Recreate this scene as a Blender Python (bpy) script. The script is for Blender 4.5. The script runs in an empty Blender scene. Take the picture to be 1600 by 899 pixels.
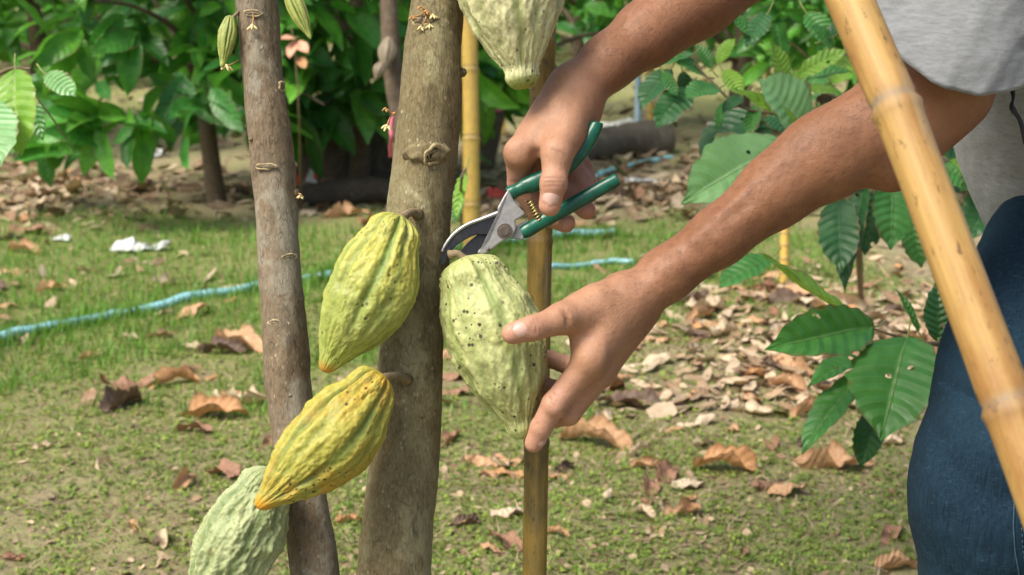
import bpy, bmesh, math, random
import numpy as np
from mathutils import Vector, Matrix

sc = bpy.context.scene
C = sc.collection

# ------------------------------------------------------------------ camera
CAM_H = 1.05
PITCH = math.atan(499.5 / 2222.0)
FPX = 2222.0                                    # focal length in photo pixels (photo is 1600 wide)
cam_d = bpy.data.cameras.new("camera")
cam_d.sensor_width = 36.0
cam_d.lens = 50.0
cam_d.clip_start = 0.05
cam_d.clip_end = 200.0
cam_d.dof.use_dof = True
cam_d.dof.focus_distance = 1.29
cam_d.dof.aperture_fstop = 11.0
cam = bpy.data.objects.new("camera", cam_d)
C.objects.link(cam)
cam.location = (0, 0, CAM_H)
cam.rotation_euler = (math.pi / 2 - PITCH, 0, 0)
sc.camera = cam

# ------------------------------------------------------------------ light
SUN_EL, SUN_AZ = math.radians(55), math.radians(233)      # azimuth clockwise from +Y
world = bpy.data.worlds.new("World")
sc.world = world
world.use_nodes = True
wn = world.node_tree.nodes
sky = wn.new("ShaderNodeTexSky")
sky.sky_type = 'NISHITA'
sky.sun_disc = False
sky.sun_elevation = SUN_EL
sky.sun_rotation = SUN_AZ
sky.air_density = 1.0
sky.dust_density = 4.0
sky.ozone_density = 0.6
wn["Background"].inputs["Strength"].default_value = 0.115
world.node_tree.links.new(sky.outputs[0], wn["Background"].inputs["Color"])
sun_d = bpy.data.lights.new("sun", 'SUN')
sun_d.energy = 3.0
sun_d.angle = math.radians(26)
sun_d.color = (1.0, 0.93, 0.82)
sun = bpy.data.objects.new("sun", sun_d)
C.objects.link(sun)
sdir = Vector((math.sin(SUN_AZ) * math.cos(SUN_EL), math.cos(SUN_AZ) * math.cos(SUN_EL), math.sin(SUN_EL)))
sun.rotation_euler = (-sdir).to_track_quat('-Z', 'Y').to_euler()
sc.view_settings.view_transform = 'Standard'
sc.view_settings.look = 'None'
sc.view_settings.exposure = 0.80
sc.view_settings.gamma = 1.0
sc.view_settings.use_curve_mapping = False
sc.render.engine = 'CYCLES'
sc.cycles.use_denoising = True
sc.cycles.max_bounces = 8
sc.cycles.transparent_max_bounces = 8
sc.cycles.caustics_reflective = False
sc.cycles.caustics_refractive = False

# ------------------------------------------------------------------ helpers
_ct, _st = math.cos(PITCH), math.sin(PITCH)

def cw(p):
    """camera frame (right, up, depth) -> world; works on an array too"""
    p = np.asarray(p, float)
    X, Y, D = p[..., 0], p[..., 1], p[..., 2]
    return np.stack([X, D * _ct + Y * _st, CAM_H + Y * _ct - D * _st], -1)

def cf(px, py, d):
    """photo direction + distance -> camera frame"""
    return np.array([(px - 800.0) * d / FPX, (449.5 - py) * d / FPX, d])

def W(px, py, d):
    return cw(cf(px, py, d))

def G(px, py, z=0.0):
    """the ground point seen at a photo position"""
    v = W(px, py, 1.0) - np.array([0, 0, CAM_H])
    t = (z - CAM_H) / v[2]
    return np.array([v[0] * t, v[1] * t, z])

def vnoise(p, seed=0):
    """smooth 3-D value noise in -1..1 on an (n,3) array"""
    p = np.asarray(p, float)
    i = np.floor(p).astype(np.int64)
    f = p - i
    f = f * f * f * (f * (f * 6 - 15) + 10)
    def h(ix, iy, iz):
        n = (ix * 73856093) ^ (iy * 19349663) ^ (iz * 83492791) ^ (seed * 2654435 + 12345)
        n = (n ^ (n >> 13)) * 1274126177 & 0x7fffffff
        n = (n ^ (n >> 16)) & 0xffff
        return n / 32767.5 - 1.0
    r = 0
    for a in (0, 1):
        wx = f[:, 0] if a else 1 - f[:, 0]
        for b in (0, 1):
            wy = f[:, 1] if b else 1 - f[:, 1]
            for c in (0, 1):
                wz = f[:, 2] if c else 1 - f[:, 2]
                r = r + wx * wy * wz * h(i[:, 0] + a, i[:, 1] + b, i[:, 2] + c)
    return r

def fbm(p, seed=0, oct=3):
    r, a, s = 0, 1.0, 1.0
    for k in range(oct):
        r = r + a * vnoise(p * s, seed + k * 17)
        a *= 0.5
        s *= 2.03
    return r

def root_loc(o):
    while o.parent is not None:
        o = o.parent
    return np.array(o.location)

def mesh_data(name, verts, faces, mat, uv=None, attrs=None, smooth=True):
    """faces: (n,4) or (n,3) int array, or a list of index tuples"""
    me = bpy.data.meshes.new(name)
    verts = np.asarray(verts, np.float32)
    if isinstance(faces, np.ndarray):
        n, k = faces.shape
        me.vertices.add(len(verts))
        me.vertices.foreach_set("co", verts.ravel())
        me.loops.add(n * k)
        me.loops.foreach_set("vertex_index", faces.astype(np.int32).ravel())
        me.polygons.add(n)
        me.polygons.foreach_set("loop_start", np.arange(0, n * k, k, dtype=np.int32))
        me.update(calc_edges=True)
    else:
        me.from_pydata([tuple(map(float, v)) for v in verts], [], [tuple(map(int, f)) for f in faces])
    if uv is not None:
        li = np.empty(len(me.loops), np.int32)
        me.loops.foreach_get("vertex_index", li)
        ul = me.uv_layers.new(name="uv")
        ul.data.foreach_set("uv", np.asarray(uv, np.float32)[li].ravel())
    for k, v in (attrs or {}).items():
        v = np.asarray(v, np.float32)
        if v.ndim == 2:
            if v.shape[1] == 3:
                v = np.concatenate([v, np.ones((len(v), 1), np.float32)], 1)
            a = me.attributes.new(k, 'FLOAT_COLOR', 'POINT')
            a.data.foreach_set("color", v.ravel())
        else:
            a = me.attributes.new(k, 'FLOAT', 'POINT')
            a.data.foreach_set("value", v)
    me.validate()
    me.polygons.foreach_set("use_smooth", np.full(len(me.polygons), smooth))
    for m in (mat if isinstance(mat, (list, tuple)) else [mat]):
        me.materials.append(m)
    return me

def add_obj(name, me, parent=None, loc=None):
    o = bpy.data.objects.new(name, me)
    C.objects.link(o)
    if parent is not None:
        o.parent = parent
    if loc is not None:
        o.location = loc
    return o

def part(name, verts, faces, mat, parent, label=None, **kw):
    """a part given in world coordinates under its thing"""
    v = np.asarray(verts, float) - root_loc(parent)
    o = add_obj(name, mesh_data(name, v, faces, mat, **kw), parent)
    if label:
        o["label"] = label
    return o

def tag(o, label, cat, group=None, kind=None):
    if label: o["label"] = label
    if cat: o["category"] = cat
    if group: o["group"] = group
    if kind: o["kind"] = kind
    return o

def thing(name, label, cat, loc, group=None):
    o = bpy.data.objects.new(name, None)
    C.objects.link(o)
    o.empty_display_size = 0.05
    o.location = tuple(map(float, loc))
    return tag(o, label, cat, group)

def solo(name, verts, faces, mat, label, cat, group=None, base=None, **kw):
    """a thing that is one mesh; verts in world coordinates, origin at its base"""
    v = np.asarray(verts, float)
    if base is None:
        base = np.array([v[:, 0].mean(), v[:, 1].mean(), v[:, 2].min()])
    o = add_obj(name, mesh_data(name, v - base, faces, mat, **kw), None, tuple(map(float, base)))
    return tag(o, label, cat, group)

def join(*gs):
    """join (verts, faces[, extra arrays...]) tuples of quads"""
    vs, fs, ex, n = [], [], [[] for _ in gs[0][2:]], 0
    for g in gs:
        vs.append(g[0]); fs.append(np.asarray(g[1]) + n); n += len(g[0])
        for k, e in enumerate(g[2:]):
            ex[k].append(e)
    return (np.concatenate(vs), np.concatenate(fs)) + tuple(np.concatenate(e) for e in ex)

def grid_faces(nu, nv, wrap=False):
    i, j = np.meshgrid(np.arange(nu - 1), np.arange(nv if wrap else nv - 1), indexing='ij')
    j2 = (j + 1) % nv
    return np.stack([i * nv + j, i * nv + j2, (i + 1) * nv + j2, (i + 1) * nv + j], -1).reshape(-1, 4)

def spline(pts, n):
    """Catmull-Rom through rows of pts (any number of columns), n samples"""
    p = np.asarray(pts, float)
    if len(p) == 2:
        t = np.linspace(0, 1, n)[:, None]
        return p[0] * (1 - t) + p[1] * t
    q = np.vstack([2 * p[0] - p[1], p, 2 * p[-1] - p[-2]])
    s = np.linspace(0, len(p) - 1 - 1e-9, n)
    i = s.astype(int)
    t = (s - i)[:, None]
    a, b, c, d = q[i], q[i + 1], q[i + 2], q[i + 3]
    return 0.5 * (2 * b + (c - a) * t + (2 * a - 5 * b + 4 * c - d) * t ** 2 + (3 * b - 3 * c + d - a) * t ** 3)

def tube(path, rad, ns=16, caps=True, flat=None):
    """tube along path (n,3) with radius array; returns verts, quads, uv(angle, along)"""
    p = np.asarray(path, float)
    n = len(p)
    rad = np.broadcast_to(np.asarray(rad, float), (n,))
    t = np.gradient(p, axis=0)
    t /= np.linalg.norm(t, axis=1, keepdims=True) + 1e-12
    ref = np.array([0.31, 0.87, 0.38]) if flat is None else np.asarray(flat, float)
    u = ref - t[0] * np.dot(ref, t[0])
    u /= np.linalg.norm(u)
    U = []
    for k in range(n):
        u = u - t[k] * np.dot(u, t[k])
        u /= np.linalg.norm(u)
        U.append(u)
    U = np.array(U)
    V = np.cross(t, U)
    a = np.linspace(0, 2 * math.pi, ns, endpoint=False)
    ring = U[:, None, :] * np.cos(a)[None, :, None] + V[:, None, :] * np.sin(a)[None, :, None]
    v = p[:, None, :] + ring * rad[:, None, None]
    L = np.concatenate([[0], np.cumsum(np.linalg.norm(np.diff(p, axis=0), axis=1))])
    uv = np.stack(np.broadcast_arrays((a / (2 * math.pi))[None, :], L[:, None]), -1).reshape(-1, 2)
    v = v.reshape(-1, 3)
    f = grid_faces(n, ns, True)
    if caps:
        for e, rr in ((0, 0), (n - 1, n - 1)):
            c = len(v)
            v = np.vstack([v, p[e]])
            uv = np.vstack([uv, [0.5, L[e]]])
            idx = rr * ns + np.arange(ns)
            nx = rr * ns + (np.arange(ns) + 1) % ns
            # pairs of fan triangles merged to quads
            q = []
            for k in range(0, ns - 1, 2):
                a0, a1, a2 = idx[k], idx[k + 1], idx[(k + 2) % ns]
                q.append([c, a2, a1, a0] if e == 0 else [c, a0, a1, a2])
            f = np.vstack([f, np.array(q)])
    return v, f, uv

def frame_from(axis, hint):
    x = np.asarray(axis, float); x = x / np.linalg.norm(x)
    z = np.asarray(hint, float); z = z - x * np.dot(x, z); z /= np.linalg.norm(z)
    y = np.cross(z, x)
    return np.stack([x, y, z], 0)                # rows

def blob(center, radii, rows=None, nu=10, nv=14, noise=0.0, seed=0):
    th = np.linspace(0, math.pi, nu)
    ph = np.linspace(0, 2 * math.pi, nv, endpoint=False)
    s = np.stack([np.outer(np.cos(th), np.ones(nv)), np.outer(np.sin(th), np.cos(ph)), np.outer(np.sin(th), np.sin(ph))], -1).reshape(-1, 3)
    if noise:
        s = s * (1 + noise * vnoise(s * 2.2 + seed * 3.7, seed))[:, None]
    s = s * np.asarray(radii, float)
    if rows is not None:
        s = s @ np.asarray(rows)
    return s + np.asarray(center, float), grid_faces(nu, nv, True)

# ------------------------------------------------------------------ materials
def new_mat(name):
    m = bpy.data.materials.new(name)
    m.use_nodes = True
    nt = m.node_tree
    return m, nt, nt.nodes["Principled BSDF"]

class N:
    """tiny node helper"""
    def __init__(s, nt): s.nt = nt
    def new(s, t, **kw):
        n = s.nt.nodes.new(t)
        for k, v in kw.items(): setattr(n, k, v)
        return n
    def link(s, a, b): s.nt.links.new(a, b)
    def coord(s, what="Object", scale=(1, 1, 1)):
        tc = s.new("ShaderNodeTexCoord"); mp = s.new("ShaderNodeMapping")
        mp.inputs["Scale"].default_value = scale
        s.link(tc.outputs[what], mp.inputs[0])
        return mp.outputs[0]
    def noise(s, vec, scale, detail=4, rough=0.55, dist=0.0):
        n = s.new("ShaderNodeTexNoise")
        n.inputs["Scale"].default_value = scale
        n.inputs["Detail"].default_value = detail
        n.inputs["Roughness"].default_value = rough
        n.inputs["Distortion"].default_value = dist
        if vec is not None: s.link(vec, n.inputs["Vector"])
        return n.outputs["Fac"]
    def voronoi(s, vec, scale, feature='F1', out="Distance", rnd=1.0):
        n = s.new("ShaderNodeTexVoronoi"); n.feature = feature
        n.inputs["Scale"].default_value = scale
        n.inputs["Randomness"].default_value = rnd
        if vec is not None: s.link(vec, n.inputs["Vector"])
        return n.outputs[out]
    def ramp(s, fac, stops, interp='LINEAR'):
        n = s.new("ShaderNodeValToRGB"); e = n.color_ramp; e.interpolation = interp
        while len(e.elements) < len(stops): e.elements.new(0.5)
        for el, (p, c) in zip(e.elements, stops):
            el.position = p
            el.color = (c, c, c, 1) if np.isscalar(c) else (*c[:3], 1)
        s.link(fac, n.inputs[0])
        return n.outputs[0]
    def mix(s, fac, a, b, mode='MIX'):
        n = s.new("ShaderNodeMix"); n.data_type = 'RGBA'; n.blend_type = mode
        for v, i in ((fac, 0), (a, 6), (b, 7)):
            if hasattr(v, "links") or hasattr(v, "is_linked"): s.link(v, n.inputs[i])
            elif i == 0: n.inputs[0].default_value = v
            else: n.inputs[i].default_value = (*v[:3], 1)
        return n.outputs[2]
    def math(s, op, a, b=0.0, clamp=False):
        n = s.new("ShaderNodeMath"); n.operation = op; n.use_clamp = clamp
        for v, i in ((a, 0), (b, 1)):
            if hasattr(v, "is_linked"): s.link(v, n.inputs[i])
            else: n.inputs[i].default_value = v
        return n.outputs[0]
    def attr(s, name, out="Fac"):
        n = s.new("ShaderNodeAttribute"); n.attribute_name = name
        return n.outputs[out]
    def bump(s, h, strength=0.5, dist=0.001, chain=None):
        n = s.new("ShaderNodeBump")
        n.inputs["Strength"].default_value = strength
        n.inputs["Distance"].default_value = dist
        s.link(h, n.inputs["Height"])
        if chain is not None: s.link(chain, n.inputs["Normal"])
        return n.outputs[0]

def simple_mat(name, col, rough=0.6, metal=0.0, var=0.25, scale=60, bump=0.0, spec=0.5):
    m, nt, b = new_mat(name)
    n = N(nt)
    c = n.coord()
    f = n.noise(c, scale)
    k = n.ramp(f, [(0.3, [x * (1 - var) for x in col]), (0.7, [min(1, x * (1 + var)) for x in col])])
    n.link(k, b.inputs["Base Color"])
    b.inputs["Roughness"].default_value = rough
    b.inputs["Metallic"].default_value = metal
    b.inputs["Specular IOR Level"].default_value = spec
    if bump:
        n.link(n.bump(n.noise(c, scale * 3), bump, 0.002), b.inputs["Normal"])
    return m

def skin_mat():
    m, nt, b = new_mat("skin")
    n = N(nt); c = n.coord()
    big = n.noise(c, 14, 3); mid = n.noise(c, 70, 5, 0.6); fine = n.noise(c, 420, 3, 0.6)
    arm = n.ramp(big, [(0.3, (0.215, 0.092, 0.041)), (0.7, (0.310, 0.140, 0.068))])
    hand = n.ramp(big, [(0.3, (0.36, 0.185, 0.105)), (0.7, (0.45, 0.245, 0.145))])
    pink = n.ramp(big, [(0.3, (0.46, 0.23, 0.15)), (0.7, (0.53, 0.29, 0.195))])
    tone = n.attr("tone")
    col = n.mix(n.ramp(tone, [(0.0, 0.0), (0.5, 1.0)]), arm, hand)
    col = n.mix(n.ramp(tone, [(0.55, 0.0), (1.0, 1.0)]), col, pink)
    col = n.mix(n.ramp(mid, [(0.35, 0.0), (0.75, 0.26)]), col, (0.15, 0.062, 0.033))
    col = n.mix(n.ramp(fine, [(0.35, 0.10), (0.6, 0.0)]), col, (0.10, 0.04, 0.02))
    crease = n.attr("crease")
    col = n.mix(n.math('MULTIPLY', crease, 0.55), col, (0.16, 0.065, 0.038))
    freck = n.voronoi(c, 95)
    col = n.mix(n.ramp(freck, [(0.05, 0.35), (0.10, 0.0)]), col, (0.10, 0.04, 0.022))
    n.link(col, b.inputs["Base Color"])
    b.inputs["Subsurface Weight"].default_value = 0.07
    b.inputs["Subsurface Radius"].default_value = (1.0, 0.35, 0.2)
    b.inputs["Subsurface Scale"].default_value = 0.006
    n.link(n.ramp(mid, [(0.3, 0.50), (0.7, 0.66)]), b.inputs["Roughness"])
    b.inputs["Specular IOR Level"].default_value = 0.5
    cells = n.voronoi(n.coord(scale=(1, 1, 1)), 420, 'DISTANCE_TO_EDGE')
    b1 = n.bump(n.ramp(cells, [(0.0, 0.0), (0.12, 1.0)]), 0.30, 0.0005)
    b2 = n.bump(n.noise(c, 180, 4, 0.6), 0.30, 0.0012, b1)
    n.link(n.bump(n.noise(n.coord(scale=(1, 1, 1)), 45, 3), 0.28, 0.004, b2), b.inputs["Normal"])
    return m

def bark_mat(name, dark, light, lichen, scale=1.0, lich=0.5):
    m, nt, b = new_mat(name)
    n = N(nt)
    c = n.coord(); cv = n.coord(scale=(1, 1, 0.38))
    streak = n.noise(cv, 330 * scale, 6, 0.75)
    big = n.noise(c, 16, 4, 0.6)
    col = n.ramp(streak, [(0.30, dark), (0.64, light)])
    col = n.mix(n.ramp(big, [(0.45, 0.0), (0.75, 0.35)]), col, dark)
    moss = n.noise(c, 30, 5, 0.65)
    col = n.mix(n.ramp(moss, [(0.50, 0.0), (0.72, lich)]), col, lichen)
    sp = n.voronoi(n.coord(scale=(1, 1, 0.6)), 150)
    gate = n.noise(c, 45, 3)
    lp = n.noise(n.coord(scale=(1, 1, 0.7)), 9, 5, 0.7)
    col = n.mix(n.ramp(lp, [(0.56, 0.0), (0.60, 0.45)]), col, [min(1, x * 1.15) for x in lichen])
    dk = n.noise(n.coord(scale=(1, 1, 0.4)), 75, 5, 0.7)
    col = n.mix(n.ramp(dk, [(0.58, 0.0), (0.70, 0.6)]), col, [x * 0.5 for x in dark])
    spk = n.math('MULTIPLY', n.ramp(sp, [(0.10, 1.0), (0.22, 0.0)]), n.ramp(gate, [(0.45, 0.0), (0.6, 0.8)]))
    col = n.mix(spk, col, (0.42, 0.36, 0.25))
    n.link(col, b.inputs["Base Color"])
    b.inputs["Roughness"].default_value = 0.85
    b.inputs["Specular IOR Level"].default_value = 0.25
    dash = n.voronoi(n.coord(scale=(1, 1, 0.20)), 300 * scale, 'DISTANCE_TO_EDGE')
    dm = n.math('MULTIPLY', n.ramp(dash, [(0.03, 1.0), (0.11, 0.0)]), n.ramp(n.noise(c, 120, 3), [(0.46, 0.0), (0.62, 0.5)]))
    col = n.mix(dm, col, [x * 0.55 for x in dark])
    n.link(col, b.inputs["Base Color"])
    crack = n.math('SUBTRACT', n.noise(n.coord(scale=(1, 1, 0.22)), 260 * scale, 5, 0.75), n.math('MULTIPLY', dm, 0.5))
    n1 = n.bump(crack, 0.6, 0.0018)
    n.link(n.bump(n.noise(c, 60, 4), 0.45, 0.004, n1), b.inputs["Normal"])
    return m

def leaf_mat(name, dark, light, vein, trans=0.25, rough=0.38, nv=9, tint=False):
    """uv: u along the leaf 0..1, v across -1..1"""
    m, nt, b = new_mat(name)
    n = N(nt)
    uv = n.new("ShaderNodeUVMap"); uv.uv_map = "uv"
    sp = n.new("ShaderNodeSeparateXYZ"); n.link(uv.outputs[0], sp.inputs[0])
    u, v = sp.outputs[0], sp.outputs[1]
    av = n.math('ABSOLUTE', v)
    ph = n.math('SUBTRACT', n.math('MULTIPLY', u, nv), n.math('MULTIPLY', n.math('POWER', av, 1.25), nv * 0.13))
    fr = n.math('FRACT', ph)
    lat = n.math('ABSOLUTE', n.math('SUBTRACT', fr, 0.5))          # 0.5 at vein, 0 between
    latv = n.ramp(lat, [(0.44, 0.0), (0.5, 0.55)])
    mid = n.ramp(av, [(0.02, 1.0), (0.055, 0.0)])
    vm = n.math('MAXIMUM', latv, mid)
    c = n.coord()
    f = n.noise(c, 26, 4, 0.6)
    col = n.ramp(f, [(0.3, dark), (0.72, light)])
    if tint:
        col = n.mix(1.0, col, n.attr("tint", "Color"), 'MULTIPLY')
    col = n.mix(n.math('MULTIPLY', vm, 0.7), col, vein)
    eg = n.math('ADD', av, n.math('MULTIPLY', n.math('SUBTRACT', n.noise(c, 38, 4, 0.7), 0.5), 0.9))
    col = n.mix(n.ramp(eg, [(0.90, 0.0), (0.98, 0.75)]), col, (0.17, 0.10, 0.04))
    dust = n.noise(c, 12, 5, 0.7)
    col = n.mix(n.ramp(dust, [(0.50, 0.0), (0.75, 0.30)]), col, [min(1, x * 1.6 + 0.03) for x in light])
    fs = n.noise(c, 160, 3, 0.7)
    col = n.mix(n.ramp(fs, [(0.66, 0.0), (0.78, 0.35)]), col, (0.10, 0.075, 0.03))
    n.link(col, b.inputs["Base Color"])
    n.link(n.ramp(n.noise(c, 50), [(0.3, rough - 0.06), (0.7, rough + 0.12)]), b.inputs["Roughness"])
    b.inputs["Specular IOR Level"].default_value = 0.5
    hgt = n.math('SUBTRACT', n.math('MULTIPLY', n.math('SUBTRACT', 0.5, lat), 1.0), n.math('MULTIPLY', mid, 0.5))
    bm_ = n.bump(hgt, 0.8, 0.0035)
    bm2 = n.bump(n.noise(c, 300, 3), 0.15, 0.001, bm_)
    n.link(bm2, b.inputs["Normal"])
    hole = None
    if not tint and nv > 5:
        hv_ = n.voronoi(c, 34)
        hole = n.math('MULTIPLY', n.math('LESS_THAN', n.math('ADD', hv_, n.math('MULTIPLY', n.noise(c, 150, 3), 0.12)), 0.20), n.math('GREATER_THAN', n.noise(c, 9, 2), 0.56))
    tr = n.new("ShaderNodeBsdfTranslucent")
    n.link(n.mix(0.5, col, (light[0] * 1.9, light[1] * 1.5, light[2] * 0.6)), tr.inputs[0])
    mx = n.new("ShaderNodeMixShader"); mx.inputs[0].default_value = trans
    n.link(b.outputs[0], mx.inputs[1]); n.link(tr.outputs[0], mx.inputs[2])
    if hole is not None:
        tp = n.new('ShaderNodeBsdfTransparent'); m2 = n.new('ShaderNodeMixShader')
        n.link(hole, m2.inputs[0]); n.link(mx.outputs[0], m2.inputs[1]); n.link(tp.outputs[0], m2.inputs[2]); mx = m2
    n.link(mx.outputs[0], nt.nodes["Material Output"].inputs[0])
    return m

def pod_mat(name, furrow, ridge, blotch, tipc, blot=0.5, spots=0.8, tip_at=0.93, spot_scale=105, many=0.50, lower=None, low_amt=0.0):
    m, nt, b = new_mat(name)
    n = N(nt)
    c = n.coord(); rg = n.attr("ridge"); t = n.attr("along"); wt = n.attr("wart")
    col = n.mix(n.ramp(rg, [(0.25, 0.0), (0.85, 1.0)]), furrow, ridge)
    if lower:
        lw = n.math('ADD', t, n.math('MULTIPLY', n.math('SUBTRACT', n.noise(c, 18, 4, 0.6), 0.5), 0.7))
        col = n.mix(n.ramp(lw, [(0.22, 0.0), (0.62, low_amt)]), col, lower)
    big = n.noise(c, 22, 4, 0.6)
    col = n.mix(n.ramp(big, [(0.46, 0.0), (0.68, blot)]), col, blotch)
    col = n.mix(n.ramp(wt, [(0.15, 0.22), (0.5, 0.0)]), col, [x * 0.55 for x in furrow])
    fine = n.noise(c, 210, 5, 0.7)
    col = n.mix(n.ramp(fine, [(0.36, 0.30), (0.52, 0.0)]), col, [x * 0.5 for x in furrow])
    col = n.mix(n.ramp(fine, [(0.58, 0.0), (0.75, 0.25)]), col, [min(1, x * 1.35) for x in ridge])
    col = n.mix(n.ramp(t, [(tip_at, 0.0), (min(1, tip_at + 0.055), 0.9)]), col, tipc)
    scf = n.noise(n.coord(scale=(1, 1, 1)), 42, 6, 0.75)
    col = n.mix(n.ramp(scf, [(0.60, 0.0), (0.68, 0.5)]), col, (0.24, 0.17, 0.07))
    gate = n.noise(c, 26, 2)
    for sc_, th, dens in ((spot_scale, 0.13, many), (spot_scale * 1.7, 0.13, many + 0.06)):
        v = n.voronoi(c, sc_)
        s = n.math('MULTIPLY', n.ramp(v, [(th, 1.0), (th + 0.06, 0.0)]), n.ramp(gate, [(dens - 0.03, 0.0), (dens + 0.05, spots)]))
        col = n.mix(s, col, (0.025, 0.018, 0.01))
    n.link(col, b.inputs["Base Color"])
    n.link(n.ramp(fine, [(0.3, 0.46), (0.7, 0.62)]), b.inputs["Roughness"])
    b.inputs["Specular IOR Level"].default_value = 0.4
    b.inputs["Subsurface Weight"].default_value = 0.06
    b.inputs["Subsurface Scale"].default_value = 0.004
    b1 = n.bump(fine, 0.30, 0.0010)
    n.link(n.bump(n.noise(c, 90, 4), 0.35, 0.002, b1), b.inputs["Normal"])
    return m

def bamboo_mat(name, a, b_, stain, st=0.5):
    m, nt, b = new_mat(name)
    n = N(nt)
    def luv(a, s):
        uvn = n.new('ShaderNodeUVMap'); uvn.uv_map = 'uv'
        mp = n.new('ShaderNodeMapping'); mp.inputs['Scale'].default_value = (a, s, 1)
        n.link(uvn.outputs[0], mp.inputs[0]); return mp.outputs[0]
    c = n.coord()
    f = n.noise(luv(0.10, 0.04), 190, 6, 0.65)
    col = n.ramp(f, [(0.3, a), (0.7, b_)])
    bl = n.noise(luv(0.10, 0.35), 26, 5, 0.65)
    col = n.mix(n.ramp(bl, [(0.43, 0.0), (0.60, st)]), col, stain)
    sp = n.noise(luv(0.10, 0.4), 140, 4, 0.7)
    col = n.mix(n.ramp(sp, [(0.58, 0.0), (0.68, st)]), col, [x * 0.25 for x in stain])
    gy = n.noise(luv(0.10, 0.10), 40, 6, 0.7)
    col = n.mix(n.ramp(gy, [(0.57, 0.0), (0.66, 0.55)]), col, (0.24, 0.215, 0.165))
    scr = n.noise(luv(0.10, 0.025), 520, 3, 0.7)
    col = n.mix(n.ramp(scr, [(0.64, 0.0), (0.74, 0.5)]), col, [x * 0.5 for x in stain])
    node = n.attr("node")
    col = n.mix(n.math('MULTIPLY', node, 0.8), col, (0.17, 0.145, 0.11))
    n.link(col, b.inputs["Base Color"])
    b.inputs["Roughness"].default_value = 0.6
    n.link(n.bump(f, 0.3, 0.001), b.inputs["Normal"])
    return m

def cloth_shirt():
    m, nt, b = new_mat("grey_cotton")
    n = N(nt)
    c = n.coord(); ch = n.coord(scale=(0.25, 0.25, 1.0))
    f = n.noise(ch, 330, 4, 0.7); g = n.noise(ch, 110, 4, 0.6)
    col = n.ramp(f, [(0.30, (0.165, 0.175, 0.18)), (0.70, (0.26, 0.272, 0.28))])
    col = n.mix(n.ramp(g, [(0.56, 0.0), (0.78, 0.22)]), col, (0.38, 0.39, 0.39))
    n.link(col, b.inputs["Base Color"])
    b.inputs["Roughness"].default_value = 0.95
    b.inputs["Specular IOR Level"].default_value = 0.15
    b.inputs["Sheen Weight"].default_value = 0.25
    k = n.bump(n.noise(c, 900, 2), 0.35, 0.0008)
    n.link(n.bump(n.noise(c, 30, 3), 0.35, 0.006, k), b.inputs["Normal"])
    return m

def cloth_denim():
    m, nt, b = new_mat("denim")
    n = N(nt)
    warp = n.noise(n.coord(scale=(1, 1, 0.08)), 480, 3, 0.7)
    weft = n.noise(n.coord(scale=(0.22, 0.22, 1)), 640, 3, 0.7)
    col = n.ramp(warp, [(0.3, (0.003, 0.012, 0.022)), (0.7, (0.010, 0.032, 0.055))])
    col = n.mix(n.ramp(weft, [(0.58, 0.0), (0.80, 0.35)]), col, (0.075, 0.14, 0.18))
    wear = n.noise(n.coord(), 9, 4, 0.55)
    col = n.mix(n.ramp(wear, [(0.46, 0.0), (0.70, 0.5)]), col, (0.014, 0.042, 0.068))
    n.link(col, b.inputs["Base Color"])
    b.inputs["Roughness"].default_value = 0.9
    b.inputs["Specular IOR Level"].default_value = 0.2
    k = n.bump(n.math('ADD', warp, weft), 0.35, 0.0008)
    n.link(n.bump(n.noise(n.coord(), 26, 4), 0.5, 0.008, k), b.inputs["Normal"])
    return m

def metal_mat(name, col, rough, edge=None):
    m, nt, b = new_mat(name)
    n = N(nt); c = n.coord()
    f = n.noise(c, 260, 5, 0.7); g = n.noise(c, 55, 4)
    k = n.ramp(f, [(0.3, [x * 0.65 for x in col]), (0.7, col)])
    k = n.mix(n.ramp(g, [(0.55, 0.0), (0.75, 0.45)]), k, (0.16, 0.13, 0.10))
    n.link(k, b.inputs["Base Color"])
    b.inputs["Metallic"].default_value = 0.85
    n.link(n.ramp(g, [(0.3, rough - 0.08), (0.7, rough + 0.12)]), b.inputs["Roughness"])
    n.link(n.bump(f, 0.2, 0.0006), b.inputs["Normal"])
    return m

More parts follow.
